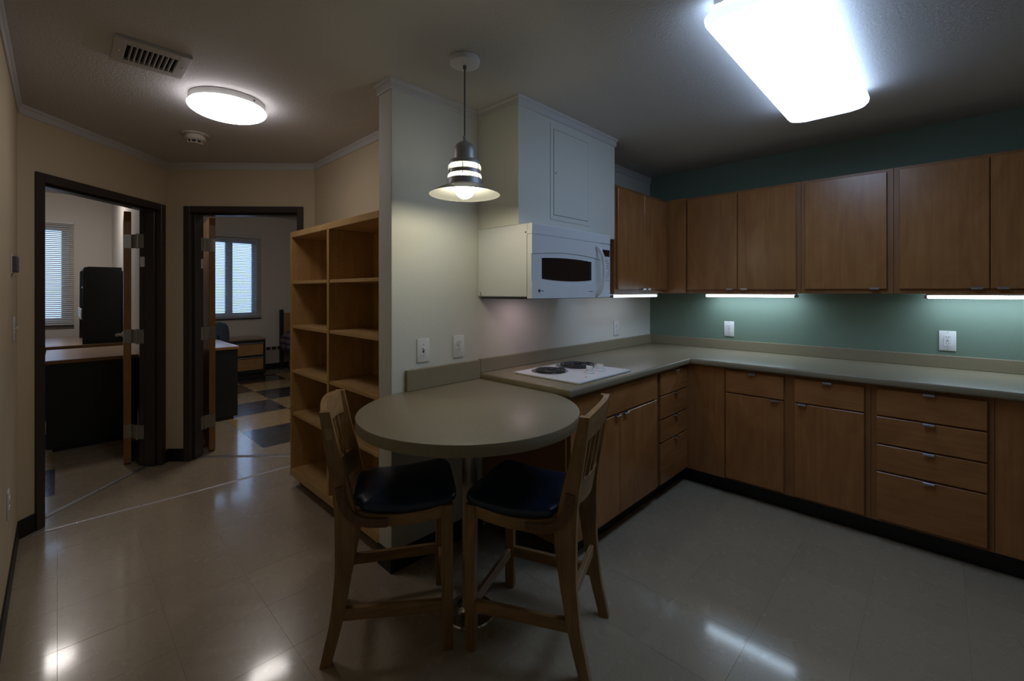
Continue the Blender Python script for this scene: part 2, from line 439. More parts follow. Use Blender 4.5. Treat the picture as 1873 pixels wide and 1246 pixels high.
# ------------------------------------------------------------------ doors
def hinge_plate(b, M, w, z, s=0.0):
    box(b, s, 0, z - .055, s + w, .003, z + .055, bev=.001, M=M)
def make_door(name, M, s0, s1, hz, hinge_right, corner, ang, label):
    fw, d0, d1 = .05, -.014, .158
    b = B()                                             # frame: casing faces, jambs and stop
    box(b, s0 - fw, d0, 0, s0, d1, hz + fw, bev=.003, M=M); box(b, s1, d0, 0, s1 + fw, d1, hz + fw, bev=.003, M=M)
    box(b, s0, d0, hz, s1, d1, hz + fw, bev=.003, M=M)
    fr = struct(name, b, 'frame_brown', label=label)
    for (a0, a1) in ((s0, s0 + .016), (s1 - .016, s1)):
        obj('door_stop', bx(a0, .03, 0, a1, .105, hz, bev=.003, M=M), 'frame_brown', fr)
    obj('door_stop', bx(s0 + .016, .03, hz - .016, s1 - .016, .105, hz, bev=.003, M=M), 'frame_brown', fr)
    # leaf swung open: corner is the near corner of its hinge edge, ang its direction
    d = Vector((math.cos(ang), math.sin(ang))); side = Vector((-d.y, d.x))
    L = Matrix(((d.x, side.x, 0, corner[0]), (d.y, side.y, 0, corner[1]), (0, 0, 1, 0), (0, 0, 0, 1)))
    leaf = obj('door_leaf', bx(0, 0, .012, s1 - s0 - .006, .046, hz - .006, bev=.002, M=L), 'door_edge_wood', fr)
    for y, o_ in ((-.004, -1), (.046, 1)):              # escutcheon and lever on both faces
        b = B(); lathe(b, [(0, 0), (.026, 0), (.026, .006), (.012, .010), (.010, .045), (0, .045)], 20, M=L @ Matrix.Translation((.83, y if o_ > 0 else 0, .985)) @ Matrix.Rotation(-o_ * math.pi / 2, 4, 'X'))
        yy = .046 + .045 if o_ > 0 else -.045
        pts = [L @ Vector((.83, yy, .985)), L @ Vector((.80, yy + .006 * o_, .985)), L @ Vector((.70, yy, .983))]
        sweep(b, pts, .006, .009, round_=True)
        obj('door_handle', b, 'chrome', leaf, True)
    jamb_s = s1 if hinge_right else s0
    for z in (1.79, 1.03, .27):
        b = B(); J = M @ Vector((jamb_s - (.002 if hinge_right else -.002), .118, z))
        K = Vector((corner[0], corner[1], z)); Q = M @ Vector((jamb_s + (-.004 if hinge_right else .004), d1 + .012, z))
        # jamb leaf, knuckle, door-edge leaf
        dirj = (M @ Vector((0, 1, 0, 0)))
        far = Vector((corner[0] + side.x * .046, corner[1] + side.y * .046, z)) - Vector((d.x, d.y, 0)) * .0015
        near = K - Vector((d.x, d.y, 0)) * .0015
        if not hinge_right: far, near = near, far
        sweep(b, [J, M @ Vector((jamb_s - (.002 if hinge_right else -.002), d1, z)), Q], .0016, .055)
        sweep(b, [Q, near, far], .0016, .055)
        lathe(b, [(0, -.06), (.0075, -.06), (.0075, .06), (0, .06)], 12, (Q.x, Q.y, z))
        obj('hinge', b, 'satin_steel', fr, True)
    e = -1 if hinge_right else 1
    obj('rating_label', bx(jamb_s, .112, 1.585, jamb_s + e * .0025, .150, 1.665, bev=.0005, M=M), 'white_plastic', fr)
    return fr
make_door('door_1', M1, .142, 1.054, 2.036, True, (.415, 4.669), math.radians(85.8), 'dark brown steel door frame with wood door swung open beside the left wall')
make_door('door_2', M2, .18, 1.045, 2.036, False, (.961, 4.537), math.radians(84.0), 'dark brown steel door frame with wood door swung open beside the bookcase')

# ------------------------------------------------------------------ metal strips on the floor
def strip(p, q, w, label, mat='aluminium_strip'):
    b = B(); t, L = unit(p, q); n = Vector((-t.y, t.x)); M = frame_mat(p, t, n)
    sec = [(-w, 0.0008), (-w * .6, .004), (w * .6, .004), (w, 0.0008)]
    vs = [M @ Vector((s, a, z)) for s in (0, L) for a, z in sec]
    add(b, vs, [(0, 1, 5, 4), (1, 2, 6, 5), (2, 3, 7, 6), (3, 0, 4, 7), (3, 2, 1, 0), (4, 5, 6, 7)])
    bmesh.ops.recalc_face_normals(b, faces=b.faces[:])
    root = obj('floor_strip', b, mat); tag(root, label, 'floor strip')
    for k in range(1, int(L / .3) + 1):
        b = B(); c = M @ Vector((k * .3 - .12, 0, .0038)); lathe(b, [(0, .0008), (.004, .0006), (.005, 0)], 10, c); obj('screw', b, 'chrome', root)
strip((-.10, 3.712), (1.30, 3.712), .014, 'straight bright metal strip crossing the hall floor in front of both doors')
strip(tuple((M1 @ Vector((.146, .10, 0)))[:2]), tuple((M1 @ Vector((1.05, .10, 0)))[:2]), .022, 'wide metal threshold on the floor of the left doorway', 'threshold_metal')
strip(tuple((M2 @ Vector((.184, .10, 0)))[:2]), tuple((M2 @ Vector((1.041, .10, 0)))[:2]), .022, 'wide metal threshold on the floor of the doorway nearest the bookcase', 'threshold_metal')

# ------------------------------------------------------------------ kitchen: base cabinets
def fr_box(face, u0, u1, z0, z1, d0, d1, bev=.0):
    """box on a cabinet run. face 'P': fronts face -Y, u is X, depth measured in Y. face 'G': fronts face -X, u is Y."""
    return bx(u0, d0, z0, u1, d1, z1, bev=bev) if face == 'P' else bx(d0, u0, z0, d1, u1, z1, bev=bev)
def tab_pull(face, uc, z, front, parent, up=True):
    """small metal tab pull hooked over a front's edge"""
    b = B(); w = .022; s = -1 if up else 1
    def bb(d0, d1, z0, z1):
        if face == 'P': box(b, uc - w, d0, z0, uc + w, d1, z1, bev=.0008)
        else: box(b, d0, uc - w, z0, d1, uc + w, z1, bev=.0008)
    bb(front - .020, front + .014, z - .001 if up else z - .0025, z + .0025 if up else z + .001)
    bb(front - .020, front - .017, min(z, z + s * .009), max(z, z + s * .009))
    return obj('handle', b, 'pull_metal', parent)
def cabinet(name, label, face, u0, u1, z0, z1, front, back, fronts, group=None, frame_edge=None, toe=None, pulls_up=True):
    """front: plane of the face frame. fronts: list of (kind,u0,u1,z0,z1,pull u or None)"""
    um = (u0 + u1) / 2
    loc = (um, (front + back) / 2, 0 if z0 < .5 else z0) if face == 'P' else ((front + back) / 2, um, 0 if z0 < .5 else z0)
    t = thing(name, label, 'cabinet', loc, 0, group)
    obj('carcass', fr_box(face, u0, u1, z0, z1, front + .019, back), 'maple_frame', t)
    obj('face_frame', fr_box(face, u0, u1, z0, z1, front, front + .0189, .0012), 'maple_frame', t)
    for kind, a, c_, p, q, pu in fronts:
        hor = kind == 'drawer_front'
        m = ('maple_hx' if face == 'P' else 'maple_hy') if hor else 'maple_v'
        f = obj(kind, fr_box(face, a, c_, p, q, front - .019, front - .0005, .0025), m, t)
        if pu is not None: tab_pull(face, pu, q if pulls_up else p, front - .019, f, pulls_up)
    if toe: obj('toe_kick', fr_box(face, u0, u1, 0, z0, front + toe, front + toe + .012), 'black_rubber', t)
    return t
FP, FG = 1.329, 3.184
BZ0, BZ1 = .112, .872
cabinet('base_cabinet', 'maple base cabinet with two doors below a wide panel, under the cooktop', 'P', 1.745, 2.715, BZ0, BZ1, FP, 1.938,
        [('drawer_front', 1.765, 2.69, .70, .850, None), ('door', 1.765, 2.232, .122, .690, 2.195), ('door', 2.236, 2.69, .122, .690, 2.285)], toe=.065)
cabinet('base_cabinet', 'narrow maple base cabinet with four drawers in the corner, right of the cooktop', 'P', 2.716, 3.201, BZ0, BZ1, FP, 1.938,
        [('drawer_front', 2.745, 3.165, a, c_, 2.965) for a, c_ in ((.705, .848), (.550, .697), (.398, .542), (.122, .390))], toe=.065)
t = thing('base_cabinet', 'plain maple corner panel between the two runs of base cabinets', 'cabinet', (3.5, 1.4, 0))
obj('carcass', bx(3.203, 1.0605, BZ0, 3.84, 1.938, BZ1), 'maple_frame', t)
obj('panel', bx(FG - .006, 1.0605, BZ0, 3.2025, 1.327, BZ1, bev=.001), 'maple_v', t)
obj('toe_kick', bx(FG + .065, 1.0605, 0, FG + .077, 1.390, BZ0), 'black_rubber', t)
cabinet('base_cabinet', 'maple base cabinet with two doors, each under its own small drawer', 'G', .282, 1.06, BZ0, BZ1, FG, 3.84,
        [('drawer_front', .706, 1.050, .708, .850, .883), ('door', .706, 1.050, .127, .700, .752),
         ('drawer_front', .309, .648, .708, .850, .480), ('door', .309, .648, .127, .700, .605)], toe=.065)
cabinet('base_cabinet', 'maple base cabinet with four wide stacked drawers on the green wall', 'G', -.188, .281, BZ0, BZ1, FG, 3.84,
        [('drawer_front', -.164, .256, a, c_, .045) for a, c_ in ((.705, .851), (.551, .696), (.400, .542), (.130, .391))], toe=.065)
t = thing('base_cabinet', 'plain fronted maple base cabinet at the right edge of the photo', 'cabinet', (3.5, -.5, 0))
obj('carcass', bx(3.203, -.80, BZ0, 3.84, -.189, BZ1), 'maple_frame', t)
obj('panel', bx(FG + .004, -.80, BZ0, 3.2025, -.189, BZ1, bev=.001), 'maple_v', t)
obj('toe_kick', bx(FG + .065, -.80, 0, FG + .077, -.189, BZ0), 'black_rubber', t)

# worktop: one L of laminate with rounded front edge and a low backsplash
wt = thing('worktop', 'olive brown laminate L-shaped worktop with low backsplash', 'worktop', (3.3, 1.5, .872))
b = B(); prism(b, [(1.717, 1.277), (3.135, 1.277), (3.135, -.82), (3.842, -.82), (3.842, 1.940), (1.717, 1.940)], .873, .914, bev=.011, seg=3)
obj('top', b, 'laminate', wt, True)
obj('backsplash', bx(1.717, 1.920, .9145, 3.822, 1.9405, .994, bev=.003, seg=2), 'laminate', wt)
obj('backsplash', bx(3.8225, -.82, .9145, 3.8435, 1.9405, .992, bev=.003, seg=2), 'laminate', wt)

# ------------------------------------------------------------------ wall cabinets
UZ0, UZ1, UP, UG = 1.375, 2.135, 1.626, 3.519
cabinet('wall_cabinet', 'maple two-door wall cabinet beside the microwave', 'P', 2.692, 3.49, UZ0, UZ1, UP, 1.938,
        [('door', 2.716, 3.096, 1.403, 2.113, 3.062), ('door', 3.099, 3.470, 1.403, 2.113, 3.135)], pulls_up=False)
t = thing('wall_cabinet', 'plain maple corner filler between the two runs of wall cabinets', 'cabinet', (3.68, 1.65, UZ0))
obj('carcass', bx(3.538, 1.4635, UZ0, 3.84, 1.938, UZ1), 'maple_frame', t)
obj('panel', bx(3.502, 1.4635, UZ0, 3.5375, 1.655, UZ1, bev=.001), 'maple_v', t)
cabinet('wall_cabinet', 'maple two-door wall cabinet above the short under-cabinet light', 'G', .680, 1.463, UZ0, UZ1, UG, 3.84,
        [('door', 1.081, 1.452, 1.403, 2.118, 1.128), ('door', .707, 1.077, 1.403, 2.118, 1.030)], pulls_up=False)
cabinet('wall_cabinet', 'maple single-door wall cabinet with a light reflection, between the two double ones', 'G', .2045, .679, UZ0, UZ1, UG, 3.84,
        [('door', .235, .657, 1.404, 2.116, .292)], pulls_up=False)
cabinet('wall_cabinet', 'maple two-door wall cabinet at the right edge of the photo', 'G', -.60, .2035, UZ0, UZ1, UG, 3.84,
        [('door', -.189, .178, 1.404, 2.118, -.142), ('door', -.565, -.193, 1.404, 2.118, -.238)], pulls_up=False)

# under-cabinet lights: housing, glowing lens, end caps
def tube_light(face, u0, u1, d0, label, mat='tube_lens'):
    t = thing('under_cabinet_light', label, 'light fixture', ((u0 + u1) / 2, d0, 1.345) if face == 'P' else (d0, (u0 + u1) / 2, 1.345), 0, 'under-cabinet lights')
    obj('housing', fr_box(face, u0, u1, 1.364, 1.3745, d0, d0 + .085, .001), 'white_plastic', t)
    obj('lens', fr_box(face, u0 + .008, u1 - .008, 1.346, 1.3635, d0 + .002, d0 + .083, .004), mat, t, True)
    obj('end_cap', fr_box(face, u0 - .006, u0 + .0075, 1.345, 1.3637, d0, d0 + .085, .002), 'mid_grey', t)
    obj('end_cap', fr_box(face, u1 - .0075, u1 + .006, 1.345, 1.3637, d0, d0 + .085, .002), 'mid_grey', t)
tube_light('G', .745, 1.375, 3.665, 'glowing light strip under the two-door wall cabinet on the green wall')
tube_light('G', -.57, .066, 3.665, 'glowing light strip under the wall cabinet at the right edge')
tube_light('P', 2.72, 3.40, 1.65, 'glowing light strip under the wall cabinet beside the microwave', 'tube_lens_dim')

# ------------------------------------------------------------------ peninsula table
TC = (1.252, 1.470); TR = .472; TZ = .883
pt = thing('peninsula_table', 'round-ended laminate table fixed between the partition wall and the worktop', 'table', (TC[0], TC[1], 0))
out = []
a0 = math.asin(max(-1, min(1, (1.30 - TC[1]) / TR))); a0 = -math.acos((1.7155 - TC[0]) / TR)
N = 64
for i in range(N + 1):
    a = a0 - (a0 + 2 * math.pi - math.pi / 2) * i / N      # clockwise from the worktop corner round to the wall
    out.append((TC[0] + TR * math.cos(a), min(1.940, TC[1] + TR * math.sin(a))))
out.append((1.7155, 1.940))
out = out[::-1]
b = B(); prism(b, out, .839, TZ, bev=.003, seg=2); obj('tabletop', b, 'laminate', pt, True)
obj('backsplash', bx(1.223, 1.920, TZ + .0005, 1.7155, 1.9405, .990, bev=.002), 'laminate', pt)
cc = (1.245, 1.462)
b = B(); lathe(b, [(0, .011), (.034, .011), (.034, .832), (0, .832)], 28, (cc[0], cc[1], 0)); obj('column', b, 'satin_steel', pt, True)
b = B(); lathe(b, [(0, 0), (.105, 0), (.108, .004), (.104, .010), (.06, .016), (.038, .03), (.036, .034), (0, .034)], 40, (cc[0], cc[1], 0)); obj('base', b, 'chrome', pt, True)
b = B(); lathe(b, [(0, .832), (.09, .832), (.09, .8385), (0, .8385)], 28, (cc[0], cc[1], 0)); obj('mounting_plate', b, 'satin_steel', pt, True)

# ------------------------------------------------------------------ bookcase
bk = thing('bookcase', 'open birch bookcase with two bays of shelves behind the partition wall', 'bookcase', (1.32, 2.7, 0))
X0, X1 = 1.165, 1.474; Y0, Y1, YM = 2.075, 3.352, 2.722
obj('side_panel', bx(X0, Y0, .072, X1, Y0 + .026, 1.812, bev=.0015), 'birch_v', bk)
obj('side_panel', bx(X0, Y1 - .026, .072, X1, Y1, 1.812, bev=.0015), 'birch_v', bk)
obj('divider', bx(X0 + .001, YM - .014, .126, X1 - .01, YM + .014, 1.772, bev=.0015), 'birch_v', bk)
obj('back_panel', bx(X1 - .010, Y0 + .0265, .075, X1, Y1 - .0265, 1.80), 'birch_v', bk)
obj('top_panel', bx(X0, Y0 + .0265, 1.773, X1 - .0105, Y1 - .0265, 1.812, bev=.0015), 'birch_y', bk)
obj('bottom_panel', bx(X0, Y0 + .0265, .072, X1 - .0105, Y1 - .0265, .125, bev=.0015), 'birch_y', bk)
obj('plinth', bx(X0 + .06, Y0 + .01, 0, X1, Y1 - .01, .0715), 'black_rubber', bk)
for (ya, yb, zs) in ((Y0 + .027, YM - .0145, (1.462, 1.149, .835, .535)), (YM + .0145, Y1 - .027, (1.462, 1.147, .830, .527))):
    for z in zs: obj('shelf', bx(X0 + .006, ya, z - .020, X1 - .011, yb, z, bev=.001), 'birch_y', bk)
# shelf pin holes, drilled rows shown as small dark pins on the uprights' near faces
pin = B(); lathe(pin, [(0, .0006), (.0028, .0006), (.0028, 0)], 8, M=Matrix.Rotation(math.pi / 2, 4, 'X'))
pb = None
for yy in (Y1 - .0262, YM - .0142):
    for xx in (X0 + .05, X1 - .07):
        for i in range(24):
            z = .20 + i * .064
            if pb is None: pb = obj('pin_hole', pin, 'vent_dark', bk); base = pb.location.copy(); pb.location = base + Vector((xx, yy, z))
            else: share(pb, bk, base + Vector((xx, yy, z)))

# ------------------------------------------------------------------ microwave
mw = thing('microwave', 'white over-the-range microwave with bowed handle mounted under the soffit', 'microwave', (2.09, 1.72, 1.345))
mx0, mx1, my, mz0, mz1 = 1.714, 2.476, 1.520, 1.347, 1.747
obj('body', bx(mx0, my + .034, mz0 + .012, mx1, 1.9405, mz1, bev=.003), 'microwave_white', mw)
obj('underside', bx(mx0 + .015, my + .05, mz0, mx1 - .015, 1.93, mz0 + .0118, bev=.002), 'dark_mark', mw)
obj('vent_strip', bx(mx0, my + .002, 1.689, mx1, my + .0335, mz1, bev=.005, seg=2), 'microwave_white', mw)
DX = 2.362
# door with curved top and bottom recess lines: three stepped bands
def arch(u, zc, h): return zc + h * (1 - (2 * u - 1) ** 2)
def band(y0, x0, x1, lo, hi, n=20, depth=.0335):
    b = B(); vs = []
    for i in range(n + 1):
        u = i / n; x = x0 + (x1 - x0) * u
        vs += [(x, y0, lo(u)), (x, y0, hi(u)), (x, my + depth, lo(u)), (x, my + depth, hi(u))]
    fs = []
    for i in range(n):
        a, c_ = 4 * i, 4 * i + 4
        fs += [(a, c_, c_ + 1, a + 1), (a + 2, a + 3, c_ + 3, c_ + 2), (a + 1, c_ + 1, c_ + 3, a + 3), (a, a + 2, c_ + 2, c_)]
    fs += [(0, 1, 3, 2), (4 * n, 4 * n + 2, 4 * n + 3, 4 * n + 1)]
    add(b, vs, fs); bmesh.ops.recalc_face_normals(b, faces=b.faces[:]); return b
topz = lambda u: arch(u, 1.584, .020); botz = lambda u: arch(u, 1.441, -.024)
door = obj('door', band(my, mx0, DX, topz, lambda u: 1.6875), 'microwave_white', mw)
obj('door_lower_band', band(my, mx0, DX, lambda u: mz0 + .004, botz), 'microwave_white', door)
obj('door_centre', band(my + .004, mx0, DX, lambda u: botz(u) + .0004, lambda u: topz(u) - .0004), 'microwave_white', door)
wlo = lambda u: arch(u, 1.4555, -.010); whi = lambda u: arch(u, 1.567, .008)
obj('window', band(my + .003, 1.797, 2.262, wlo, whi), 'black_glass', door)
b = B(); hx = 2.322
sweep(b, [(hx - .015, my + .004, 1.668), (hx - .008, my - .018, 1.650), (hx + .004, my - .034, 1.61), (hx + .012, my - .042, 1.54), (hx + .010, my - .042, 1.48), (hx + .003, my - .034, 1.42), (hx - .008, my - .018, 1.38), (hx - .015, my + .002, 1.362)], .012, .008, up=(1, 0, 0), round_=True)
obj('handle', b, 'microwave_white', door, 'all')
pan = obj('control_panel', bx(DX + .002, my + .004, mz0 + .004, mx1, my + .0335, 1.6875, bev=.004, seg=2), 'microwave_white', mw)
obj('display', bx(2.386, my + .0025, 1.610, 2.466, my + .006, 1.652), 'black_glass', pan)
b = B()
for r in range(9):
    for c_ in range(4):
        x = 2.398 + c_ * .017; z = 1.585 - r * .0155
        if (r * 3 + c_ * 5) % 7 in (1,): continue
        box(b, x, my + .0032, z - .0045 - .003 * (r in (4, 5) and c_ == 0), x + .009, my + .005, z)
obj('keypad', b, 'dark_mark', pan)
b = B(); lathe(b, [(0, .0015), (.0085, .0015), (.0085, 0)], 20, M=Matrix.Translation((1.772, my, 1.392)) @ Matrix.Rotation(math.pi / 2, 4, 'X'))
obj('badge', b, 'dark_mark', door)
obj('nameplate', bx(1.786, my - .0009, 1.3895, 1.806, my + .0004, 1.3935), 'dark_mark', door)
obj('nameplate', bx(2.232, my - .0009, 1.3865, 2.272, my + .0004, 1.3895), 'dark_mark', door)
obj('side_seam', bx(mx0 - .0006, my + .0335, mz0 + .02, mx0 + .001, my + .0352, 1.689), 'dark_mark', mw)
b = B(); lathe(b, [(0, .002), (.004, .0015), (.005, 0)], 12, M=Matrix.Translation((mx0, 1.565, 1.70)) @ Matrix.Rotation(-math.pi / 2, 4, 'Y')); obj('screw', b, 'dark_mark', mw)
obj('hood_lamp', bx(1.93, 1.70, mz0 - .003, 2.05, 1.77, mz0 - .0005, bev=.0008), 'hood_lamp_glow', mw)
b = B(); add(b, [(mx0 - .0008, 1.925, 1.365), (mx0 - .0008, 1.905, 1.365), (mx0 - .0008, 1.925, 1.395), (mx0 + .0005, 1.925, 1.365), (mx0 + .0005, 1.905, 1.365), (mx0 + .0005, 1.925, 1.395)], [(0, 1, 2), (3, 5, 4), (0, 3, 4, 1), (1, 4, 5, 2), (2, 5, 3, 0)])
obj('warning_label', b, 'mid_grey', mw)

# ------------------------------------------------------------------ cooktop
ck = thing('cooktop', 'white enamel two-coil electric cooktop set into the worktop', 'cooktop', (2.1, 1.54, .914))
obj('plate', bx(1.836, 1.315, .9145, 2.362, 1.765, .926, bev=.004, seg=2), 'white_enamel', ck)
for (cx, cy, r) in ((1.985, 1.622, .095), (2.245, 1.622, .115)):
    bw = B(); lathe(bw, [(r + .012, .9262), (r + .012, .9295), (r + .004, .931), (r - .004, .9275), (.02, .9265), (0, .9265)], 36, (cx, cy, 0))
    burner = obj('drip_bowl', bw, 'chrome', ck, True)
    cb = B(); pts = []
    turns = 4
    for i in range(turns * 36 + 1):
        a = 2 * math.pi * i / 36; rr = .022 + (r - .028) * i / (turns * 36); pts.append((cx + rr * math.cos(a), cy + rr * math.sin(a), .9365))
    sweep(cb, pts, .0062, .004, round_=True, seg=6); obj('heating_coil', cb, 'coil_black', burner, 'all')
    sb = B()
    for q in range(3):
        a = q * 2.094 + .4; sweep(sb, [(cx, cy, .930), (cx + (r + .006) * math.cos(a), cy + (r + .006) * math.sin(a), .930)], .002, .002)
    obj('coil_support', sb, 'chrome', burner)
for (kx, ky) in ((2.105, 1.430), (2.205, 1.425)):
    kb = B(); lathe(kb, [(.029, 0), (.029, .006), (.022, .010), (.019, .030), (.017, .032), (0, .032)], 24, (kx, ky, .9262))
    kn = obj('knob', kb, 'white_enamel', ck, True)
    obj('grip', bx(kx - .004, ky - .022, .950, kx + .004, ky + .022, .966, bev=.002), 'white_enamel', kn)
b = B(); lathe(b, [(0, .001), (.006, .001), (.0065, 0)], 12, (1.985, 1.372, .9262)); obj('indicator_light', b, 'dark_mark', ck)

# ------------------------------------------------------------------ plates on the walls
def wall_plate(M, kind, label, group=None, w=.076, cat='outlet'):
    """M: local x across, local z up, local -y out of the wall, origin at plate centre"""
    p = M.translation; name = 'light_switch' if kind == 'switch' else 'outlet'
    t = thing(name, label, cat, p, 0, group); T = M
    obj('cover_plate', bx(-w / 2, -.006, -.061, w / 2, 0, .061, bev=.002, seg=2, M=T), 'white_plastic', t, True)
    def scr(z):
        b = B(); lathe(b, [(0, .0012), (.0028, .0008), (.003, 0)], 10, M=T @ Matrix.Translation((0, -.006, z)) @ Matrix.Rotation(math.pi / 2, 4, 'X')); obj('screw', b, 'satin_steel', t)
    if kind == 'switch':
        obj('slot', bx(-.005, -.0066, -.012, .005, -.0055, .012, M=T), 'dark_mark', t)
        b = B(); sweep(b, [T @ Vector((0, -.006, 0)), T @ Vector((0, -.018, .010))], .004, .004); obj('toggle', b, 'white_plastic', t)
        scr(.030); scr(-.030)
    else:
        if kind == 'gfci': body = obj('receptacle', bx(-.0165, -.009, -.034, .0165, -.006, .034, bev=.001, M=T), 'white_plastic', t)
        else: scr(0)
        for z in (.020, -.020):
            if kind != 'gfci':
                b = B(); lathe(b, [(0, .003), (.0165, .003), (.017, 0)], 20, M=T @ Matrix.Translation((0, -.006, z)) @ Matrix.Rotation(math.pi / 2, 4, 'X')); body = obj('receptacle', b, 'white_plastic', t)
            b = B()
            for dx in (-.006, .006): box(b, dx - .0011, -.0095, z - .001, dx + .0011, -.0085, z + .008, M=T)
            box(b, -.002, -.0095, z - .010, .002, -.0085, z - .006, M=T); obj('slots', b, 'dark_mark', body)
        if kind == 'gfci':
            obj('test_button', bx(-.007, -.0105, -.0035, .007, -.009, -.0005, M=T), 'mid_grey', body)
            obj('reset_button', bx(-.007, -.0105, .0005, .007, -.009, .0035, M=T), 'mid_grey', body)
            scr(.052); scr(-.052)
def on_P(x, z): return Matrix.Translation((x, YP - .0004, z))
def on_G(y, z): return Matrix.Translation((XG - .0004, y, z)) @ Matrix.Rotation(-math.pi / 2, 4, 'Z')
def on_L(y, z): return Matrix.Translation((XL + .0004, y, z)) @ Matrix.Rotation(math.pi / 2, 4, 'Z')
wall_plate(on_P(1.331, 1.081), 'switch', 'white toggle switch above the table backsplash', cat='switch')
wall_plate(on_P(1.567, 1.081), 'duplex', 'white double outlet beside the toggle switch, near the microwave')
wall_plate(on_P(3.244, 1.083), 'duplex', 'white double outlet at the far end of the cream wall below the wall cabinet')
wall_plate(on_G(1.246, 1.083), 'gfci', 'white outlet on the green wall under the middle light strip')
wall_plate(on_G(-.030, 1.083), 'gfci', 'white outlet on the green wall near the right edge')
wall_plate(on_L(3.35, 1.20), 'switch', 'white switch on the tan wall at the left edge', cat='switch')
wall_plate(on_L(2.98, .44), 'duplex', 'low white outlet on the tan wall at the left edge')
th = thing('thermostat', 'small dark thermostat on the tan wall at the left edge', 'thermostat', (XL, 3.26, 1.48))
obj('housing', bx(XL + .0004, 3.20, 1.482, XL + .022, 3.32, 1.560, bev=.004, seg=2), 'thermostat_grey', th)
obj('backplate', bx(XL + .0004, 3.19, 1.474, XL + .004, 3.33, 1.568, bev=.001), 'white_plastic', th)

ap = thing('access_panel', 'painted access panel door in the face of the soffit', 'access panel', (2.186, 1.62, 1.83))
obj('frame', bx(1.985, 1.6165, 1.806, 2.388, 1.6195, 2.364, bev=.001), 'wall_cream', ap)
obj('seam', bx(2.012, 1.6160, 1.834, 2.360, 1.6166, 2.336), 'dark_mark', ap)
obj('panel_door', bx(2.0145, 1.6145, 1.8365, 2.3575, 1.6159, 2.3335, bev=.0006), 'wall_cream', ap)
b = B(); lathe(b, [(0, .002), (.005, .002), (.006, 0)], 12, M=Matrix.Translation((2.030, 1.6145, 2.08)) @ Matrix.Rotation(math.pi / 2, 4, 'X')); obj('lock', b, 'satin_steel', ap)

# ------------------------------------------------------------------ lamps
def rounded_rect(x0, y0, x1, y1, r, n=8):
    pts = []
    for cx, cy, a in ((x1 - r, y1 - r, 0), (x0 + r, y1 - r, 90), (x0 + r, y0 + r, 180), (x1 - r, y0 + r, 270)):
        for i in range(n + 1):
            q = math.radians(a + 90 * i / n); pts.append((cx + r * math.cos(q), cy + r * math.sin(q)))
    return pts
kl = thing('ceiling_lamp', 'long rounded rectangular fluorescent lamp glowing on the kitchen ceiling', 'ceiling lamp', (2.27, .45, 2.35))
LX0, LX1, LY0, LY1 = 1.615, 2.975, .262, .630
b = B(); rings = []
for off, z in ((.036, 2.424), (.013, 2.405), (.0, 2.384), (.003, 2.368), (.014, 2.354), (.040, 2.343), (.10, 2.337)):
    rings.append([b.verts.new((x, y, z)) for x, y in rounded_rect(LX0 + off, LY0 + off, LX1 - off, LY1 - off, max(.02, .07 - off * .4))])
for p, q in zip(rings, rings[1:]):
    n = len(p)
    for i in range(n): b.faces.new((p[i], q[i], q[(i + 1) % n], p[(i + 1) % n]))
b.faces.new(rings[-1]); bmesh.ops.recalc_face_normals(b, faces=b.faces[:])
lens = obj('lens', b, 'kitchen_lens', kl, 'all'); lens.data.materials.append(MATS['kitchen_lens_end']); lens.data.materials.append(MATS['kitchen_lens_side'])
for p in lens.data.polygons:                            # the moulded ends lie past the tubes and glow less
    if abs(p.normal.x) > .45: p.material_index = 1
    elif abs(p.normal.y) > .6: p.material_index = 2
obj('pan', bx(LX0 + .04, LY0 + .04, 2.4245, LX1 - .04, LY1 - .04, 2.4395), 'white_plastic', kl)
def round_lamp(x, y, zc, mat, label):
    t = thing('ceiling_lamp', label, 'ceiling lamp', (x, y, zc - .09))
    b = B(); lathe(b, [(0, zc - .0005), (.172, zc - .0005), (.180, zc - .004), (.180, zc - .034), (.170, zc - .036), (0, zc - .036)], 56, (x, y, 0)); obj('pan', b, 'white_plastic', t, True)
    pr_ = [(.176, zc - .0365)] + [(.187 * math.cos(a), zc - .045 - .05 * math.sin(a)) for a in [i * math.pi / 2 / 12 for i in range(12)]] + [(0, zc - .095)]
    b = B(); lathe(b, pr_, 56, (x, y, 0), caps=False); obj('lens', b, mat, t, 'all')
    b = B(); lathe(b, [(0, .006), (.004, .005), (.005, 0)], 12, M=Matrix.Translation((x, y, zc - .02)) @ Matrix.Rotation(math.radians(-62), 4, 'Z') @ Matrix.Translation((.180, 0, 0)) @ Matrix.Rotation(math.pi / 2, 4, 'Y'))
    obj('thumbscrew', b, 'dark_mark', t)
round_lamp(.657, 2.822, H, 'hall_lens', 'round white lamp glowing on the hall ceiling beside the air vent')
round_lamp(-.04, 7.0, HB, 'bedroom_lens', 'round lamp on the ceiling of the left bedroom')
round_lamp(1.57, 5.1, HB, 'bedroom_lens', 'round lamp on the ceiling of the bedroom with the checker floor')

